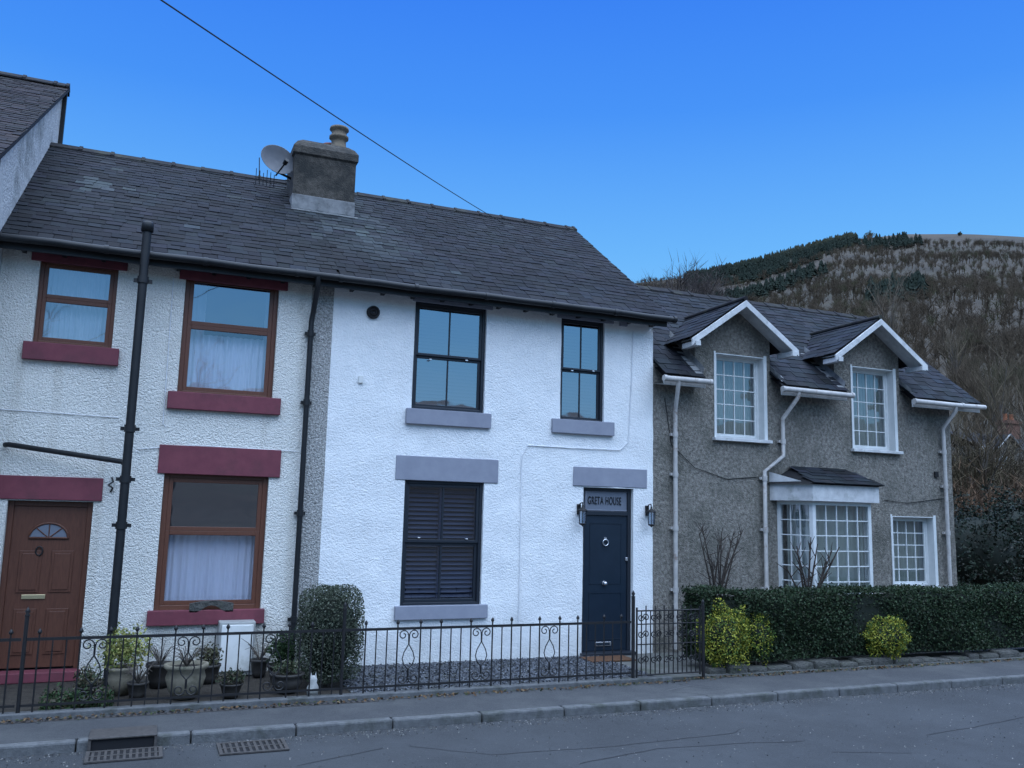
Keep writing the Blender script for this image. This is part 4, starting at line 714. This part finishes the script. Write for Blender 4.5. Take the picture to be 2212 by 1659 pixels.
for i in range(5200):
    az=rs2.uniform(a0,a1); r=math.sqrt(rs2.uniform(85**2,890**2)) if i%4 else rs2.uniform(85,500)
    x=r*math.sin(math.radians(az)); y=r*math.cos(math.radians(az))
    if az>xA-1 and r>800: continue
    nz=noise.noise(Vector((x*.01,y*.01,7))); nb=noise.noise(Vector((x*.02,y*.02,21)))
    if (cL<az<cR and r>730+80*nz) or (r>330 and nz>.38 and az<xM): 
        conl.append((rs2.choice(cons),x,y,rs2.uniform(7,10.5),np.array((.025,.034,.026))*rs2.uniform(.85,1.15))); continue
    h=rs2.uniform(6,9.5); c=np.array((.088,.066,.046))*(1+.4*nb)*rs2.uniform(.92,1.08); 
    if rs2.random()<.12: c=np.array((.08,.074,.042))*rs2.uniform(.9,1.1)
    bar.append((rs2.choice(near if r<160 else far),x,y,h,c))
for i in range(620):
    az=rs2.uniform(cL,cR); r=rs2.uniform(850,905); x=r*math.sin(math.radians(az)); y=r*math.cos(math.radians(az)); conl.append((rs2.choice(cons),x,y,rs2.uniform(7,10),np.array((.025,.034,.027))*rs2.uniform(.85,1.15)))
plant(bar,'bare_wood','bare brown winter woodland covering the hillside'); plant(conl,'conifer_wood','dark conifer plantation along the ridge of the hill')
for az_px,hh,lb in ((1878,9,'lone dark pine standing on the hill crest right of the plantation'),(2073,4,'small rounded tree alone on the open hilltop')):
    az=azel(az_px,500)[0]; r=880; x=r*math.sin(math.radians(az)); y=r*math.cos(math.radians(az)); z=terr(x,y)
    t=thing('hilltop_tree',lb,'tree',(x,y,z)); MB().tube([(x,y,z-.5),(x,y,z+hh*.6)],[.4,.2],6).build('trunk',m_bark,t); leaves('crown',blob(x,y,z+hh*.55,hh*.45,hh*.45,hh*.35,500,.8,.3),.6,m_leaf,t,[(.03,.04,.03),(.04,.05,.035)])
def baretree(px,py_top,r,label,c,nch=(7,5,4,4),wid=.05,spread=.75,pos=None,Hs=None):
    if pos: x,y=pos; z=terr(x,y); H=Hs
    else: az=azel(px,700)[0]; x=r*math.sin(math.radians(az)); y=r*math.cos(math.radians(az)); z=terr(x,y); H=P(px,py_top,y)[1]-z
    t=thing('bare_tree',label,'tree',(x,y,z)); tri,lev=gen(rs2,1,nch,wid,spread); H=H/max(tri[:,:,2].max(),.1)
    V=tri*H+np.array([x,y,z-.1],dtype=np.float32); k=lev>=2
    npmesh('crown',V[k].reshape(-1,3),np.arange(k.sum()*3).reshape(-1,3),m_twig,t,np.tile(c,(k.sum()*3,1)))
    mb=MB(); mb.tube([(x,y,z-.3),(x,y,z+.42*H)],[wid*H*.4,wid*H*.22],8); 
    for tt in V[(lev==1)][::2]: 
        p=(tt[0]+tt[1])/2; mb.tube([tuple(p),tuple(tt[2])],[wid*H*.18,wid*H*.08],6)
    mb.build('trunk',m_bark,t)
GB=(.08,.065,.06); DN=(10,8,7,5)
baretree(1440,542,120,'bare spreading tree rising behind the roof join left of the hill',GB,DN,wid=.05,spread=1.25); baretree(1388,578,110,'low bare tree just right of the white house roof verge',GB,DN,wid=.05,spread=1.25); baretree(1485,556,130,'bare tree at the foot of the conifer ridge',GB,DN,wid=.05,spread=1.25)
baretree(1925,560,150,'tall pale bare tree above the right dormer',(.17,.135,.1),wid=.022); baretree(2060,640,120,'pale twiggy tree right of the grey cottage roof',(.14,.11,.078),wid=.025)
baretree(2150,700,75,'tall bare tree behind the distant chimney at right',(.12,.095,.065),(8,6,5,4),wid=.024); baretree(2215,760,62,'bare tree at the right edge of the view',(.11,.085,.06),(8,6,5,4),wid=.024); baretree(2030,800,60,'bare tree just beyond the right end of the grey cottage',(.12,.095,.06),(8,6,5,4),wid=.024)
baretree(2110,790,50,'low dense bare tree rising left of the distant house',(.1,.075,.05),(8,6,5,4),wid=.03,spread=1)
baretree(0,0,0,'bare roadside tree on the far side behind the viewer, left of two',GB,wid=.05,spread=1,pos=(-6,-17),Hs=13); baretree(0,0,0,'bare roadside tree on the far side behind the viewer, right of two',GB,wid=.05,spread=1,pos=(1,-22),Hs=11)
# thickets
def thicket(x,y,h,w,label,c,n=500):
    z=terr(x,y); t=thing('bare_thicket',label,'shrub',(x,y,z)); tr=[]
    for i in range(n):
        a=rs2.uniform(0,6.28); q=rs2.random()**.5; p=Vector((x+w*q*math.cos(a)*.7,y+w*q*math.sin(a)*.5,z)); e=p+Vector((rs2.uniform(-.45,.45)*h,rs2.uniform(-.45,.45)*h,h*rs2.uniform(.4,1)*(1-.3*q))); s=Vector((.5,-.5,0)).normalized()*.011*h*.5
        m0=p.lerp(e,.5)+Vector((rs2.uniform(-.1,.1)*h,rs2.uniform(-.1,.1)*h,0)); tr.append((p-s,p+s,m0+s*.5)); tr.append((m0-s*.7,m0+s*.7,e))
        for j in range(6): m_=m0.lerp(e,rs2.uniform(-.3,1)); tr.append((m_-s*.5,m_+s*.5,m_+Vector((rs2.uniform(-1,1),rs2.uniform(-1,1),rs2.uniform(-.2,.8)))*h*.17))
    V=np.array([[tuple(v) for v in q] for q in tr],dtype=np.float32).reshape(-1,3)
    cc=np.tile(c,(len(V),1))*NR.uniform(.6,1.3,(len(V)//3,1)).repeat(3,0); npmesh('twigs',V,np.arange(len(V)).reshape(-1,3),m_twig,t,cc)
for px,Y,h,w,lb,c in ((2090,24,4.6,2.5,'tangle of orange brown twigs nearest the grey cottage wall',(.11,.066,.04)),(2160,26,4.6,3,'tangle of brown twigs below the distant chimney',(.09,.06,.042)),(2230,24,4.7,3,'tangle of brown twigs at the right edge',(.085,.055,.04)),(2095,33,6.2,2.8,'taller olive brown thicket behind the others',(.1,.08,.05)),(2135,34,6.2,2.8,'taller grey brown thicket before the small distant house',(.09,.07,.052))):
    X=P(px,1100,Y)[0]; thicket(X,Y,h,w,lb,c,650)
for px,Y,h,lb in ((2105,16.5,2.4,'dark evergreen shrub mass behind hedge nearest the cottage'),(2190,17,2.7,'dark evergreen shrub mass behind hedge at the right edge'),(2080,19,1.9,'low dark evergreen shrub close to the cottage corner')):
    X=P(px,1150,Y)[0]; shrub('evergreen_bush',lb,'bush',(X,Y,h*.5),(1.5,1.2,h*.52),11000,.045,[(.01,.018,.011),(.015,.025,.014),(.022,.022,.015)],core=.75,lump=.5)
# distant small house
y=40; x0=P(2120,960,y)[0]; x1=P(2260,960,y)[0]; zr=P(2180,930,y)[1]; ze=P(2160,965,y)[1]; z0=terr(x0,y)-1
t=thing('distant_house','small distant slate roofed house with orange chimney pots among the trees','house',((x0+x1)/2,y,z0))
MB().box(x0,x1,y,y+5,z0,ze).build('wall',m_grey,t)
mb=MB(); mb.add([(x0-.3,y-.3,ze-.1),(x1+.3,y-.3,ze-.1),(x1+.3,y+2.5,zr),(x0-.3,y+2.5,zr),(x0-.3,y+5.3,ze-.1),(x1+.3,y+5.3,ze-.1)],[(0,1,2,3),(3,2,5,4)]); mb.build('roof',m_ridge,t)
xg=P(2165,960,y)[0]; mb=MB(); mb.add([(xg-1.1,y-.6,ze-.1),(xg,y-.6,zr-.3),(xg+1.1,y-.6,ze-.1),(xg,y+2.4,zr-.3)],[(0,1,3),(1,2,3)]); mb.build('gable_roof',m_ridge,t)
MB().tube([(xg-1.15,y-.63,ze-.15),(xg,y-.63,zr-.32),(xg+1.15,y-.63,ze-.15)],.07,4).build('bargeboard',m_board,t); MB().box(x0-.4,xg-1.2,y-.36,y-.31,ze-.25,ze-.05).build('fascia',m_board,t)
MB().poly([(xg-1.0,y-.4,z0),(xg+1.0,y-.4,z0),(xg+1.0,y-.4,ze-.1),(xg,y-.4,zr-.4),(xg-1.0,y-.4,ze-.1)]).build('gable_wall',m_grey,t)
xc=P(2187,910,y+2)[0]; zc=P(2187,908,y+2)[1]; MB().box(xc-.6,xc+.6,y+1.9,y+2.7,zr-.6,zc).box(xc-.68,xc+.68,y+1.8,y+2.8,zc-.25,zc-.1).build('chimney',M('brick',(.13,.065,.045),(.18,.09,.06),5),t)
for s in (-.3,.3): MB().lathe([(.16,0),(.13,.4),(.16,.45),(.12,.45)],xc+s,y+2.3,zc,10).build('chimney_pot',M('orange_clay',(.32,.12,.06)),t)
r=R4(2150,2178,985,1015,y-.5); MB().box(r[0],r[1],y-.5,y-.41,r[2],r[3]).build('window',m_wframe,t)
# ---------------- light ----------------
SE=math.radians(2); SA=math.radians(215)  # low sun behind the viewer, kept off the street by an unseen fell added as a blocker
sd=Vector((math.sin(SA)*math.cos(SE),math.cos(SA)*math.cos(SE),math.sin(SE)))
sun=bpy.data.lights.new('sun','SUN'); sun.energy=3; sun.angle=math.radians(.5); sun.color=(1,.82,.68); so=bpy.data.objects.new('sun',sun); C.objects.link(so); so.rotation_euler=sd.to_track_quat('Z','Y').to_euler()
w=bpy.data.worlds.new('World'); S.world=w; w.use_nodes=True; nt=w.node_tree; N=nt.nodes; L=nt.links
sky=N.new('ShaderNodeTexSky'); sky.sky_type='NISHITA'; sky.sun_disc=False; sky.sun_elevation=SE; sky.sun_rotation=SA; sky.dust_density=.3; sky.ozone_density=2
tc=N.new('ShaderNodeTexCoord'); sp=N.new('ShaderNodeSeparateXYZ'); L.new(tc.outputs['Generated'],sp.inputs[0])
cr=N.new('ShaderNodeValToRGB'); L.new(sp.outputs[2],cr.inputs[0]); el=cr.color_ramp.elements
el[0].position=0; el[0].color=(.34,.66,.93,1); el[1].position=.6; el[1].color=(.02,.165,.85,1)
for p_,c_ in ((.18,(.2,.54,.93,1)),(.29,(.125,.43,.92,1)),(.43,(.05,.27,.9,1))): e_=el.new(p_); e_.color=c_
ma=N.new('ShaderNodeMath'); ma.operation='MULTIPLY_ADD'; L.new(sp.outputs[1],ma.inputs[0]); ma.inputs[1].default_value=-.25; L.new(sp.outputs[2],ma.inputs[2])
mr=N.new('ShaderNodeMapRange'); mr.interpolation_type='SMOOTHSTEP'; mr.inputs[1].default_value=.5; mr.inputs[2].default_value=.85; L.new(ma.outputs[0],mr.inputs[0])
mx=N.new('ShaderNodeMix'); mx.data_type='RGBA'; L.new(mr.outputs[0],mx.inputs[0]); L.new(cr.outputs[0],mx.inputs[6]); mx.inputs[7].default_value=(2.55,3.25,4.4,1)  # added bright glow overhead and behind the viewer, to light the house fronts
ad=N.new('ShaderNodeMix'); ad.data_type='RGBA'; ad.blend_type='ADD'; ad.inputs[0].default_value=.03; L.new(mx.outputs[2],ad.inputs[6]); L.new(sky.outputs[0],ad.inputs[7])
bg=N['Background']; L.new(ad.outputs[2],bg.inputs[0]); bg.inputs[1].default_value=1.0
S.view_settings.view_transform='Standard'; S.view_settings.look='None'; S.view_settings.exposure=0
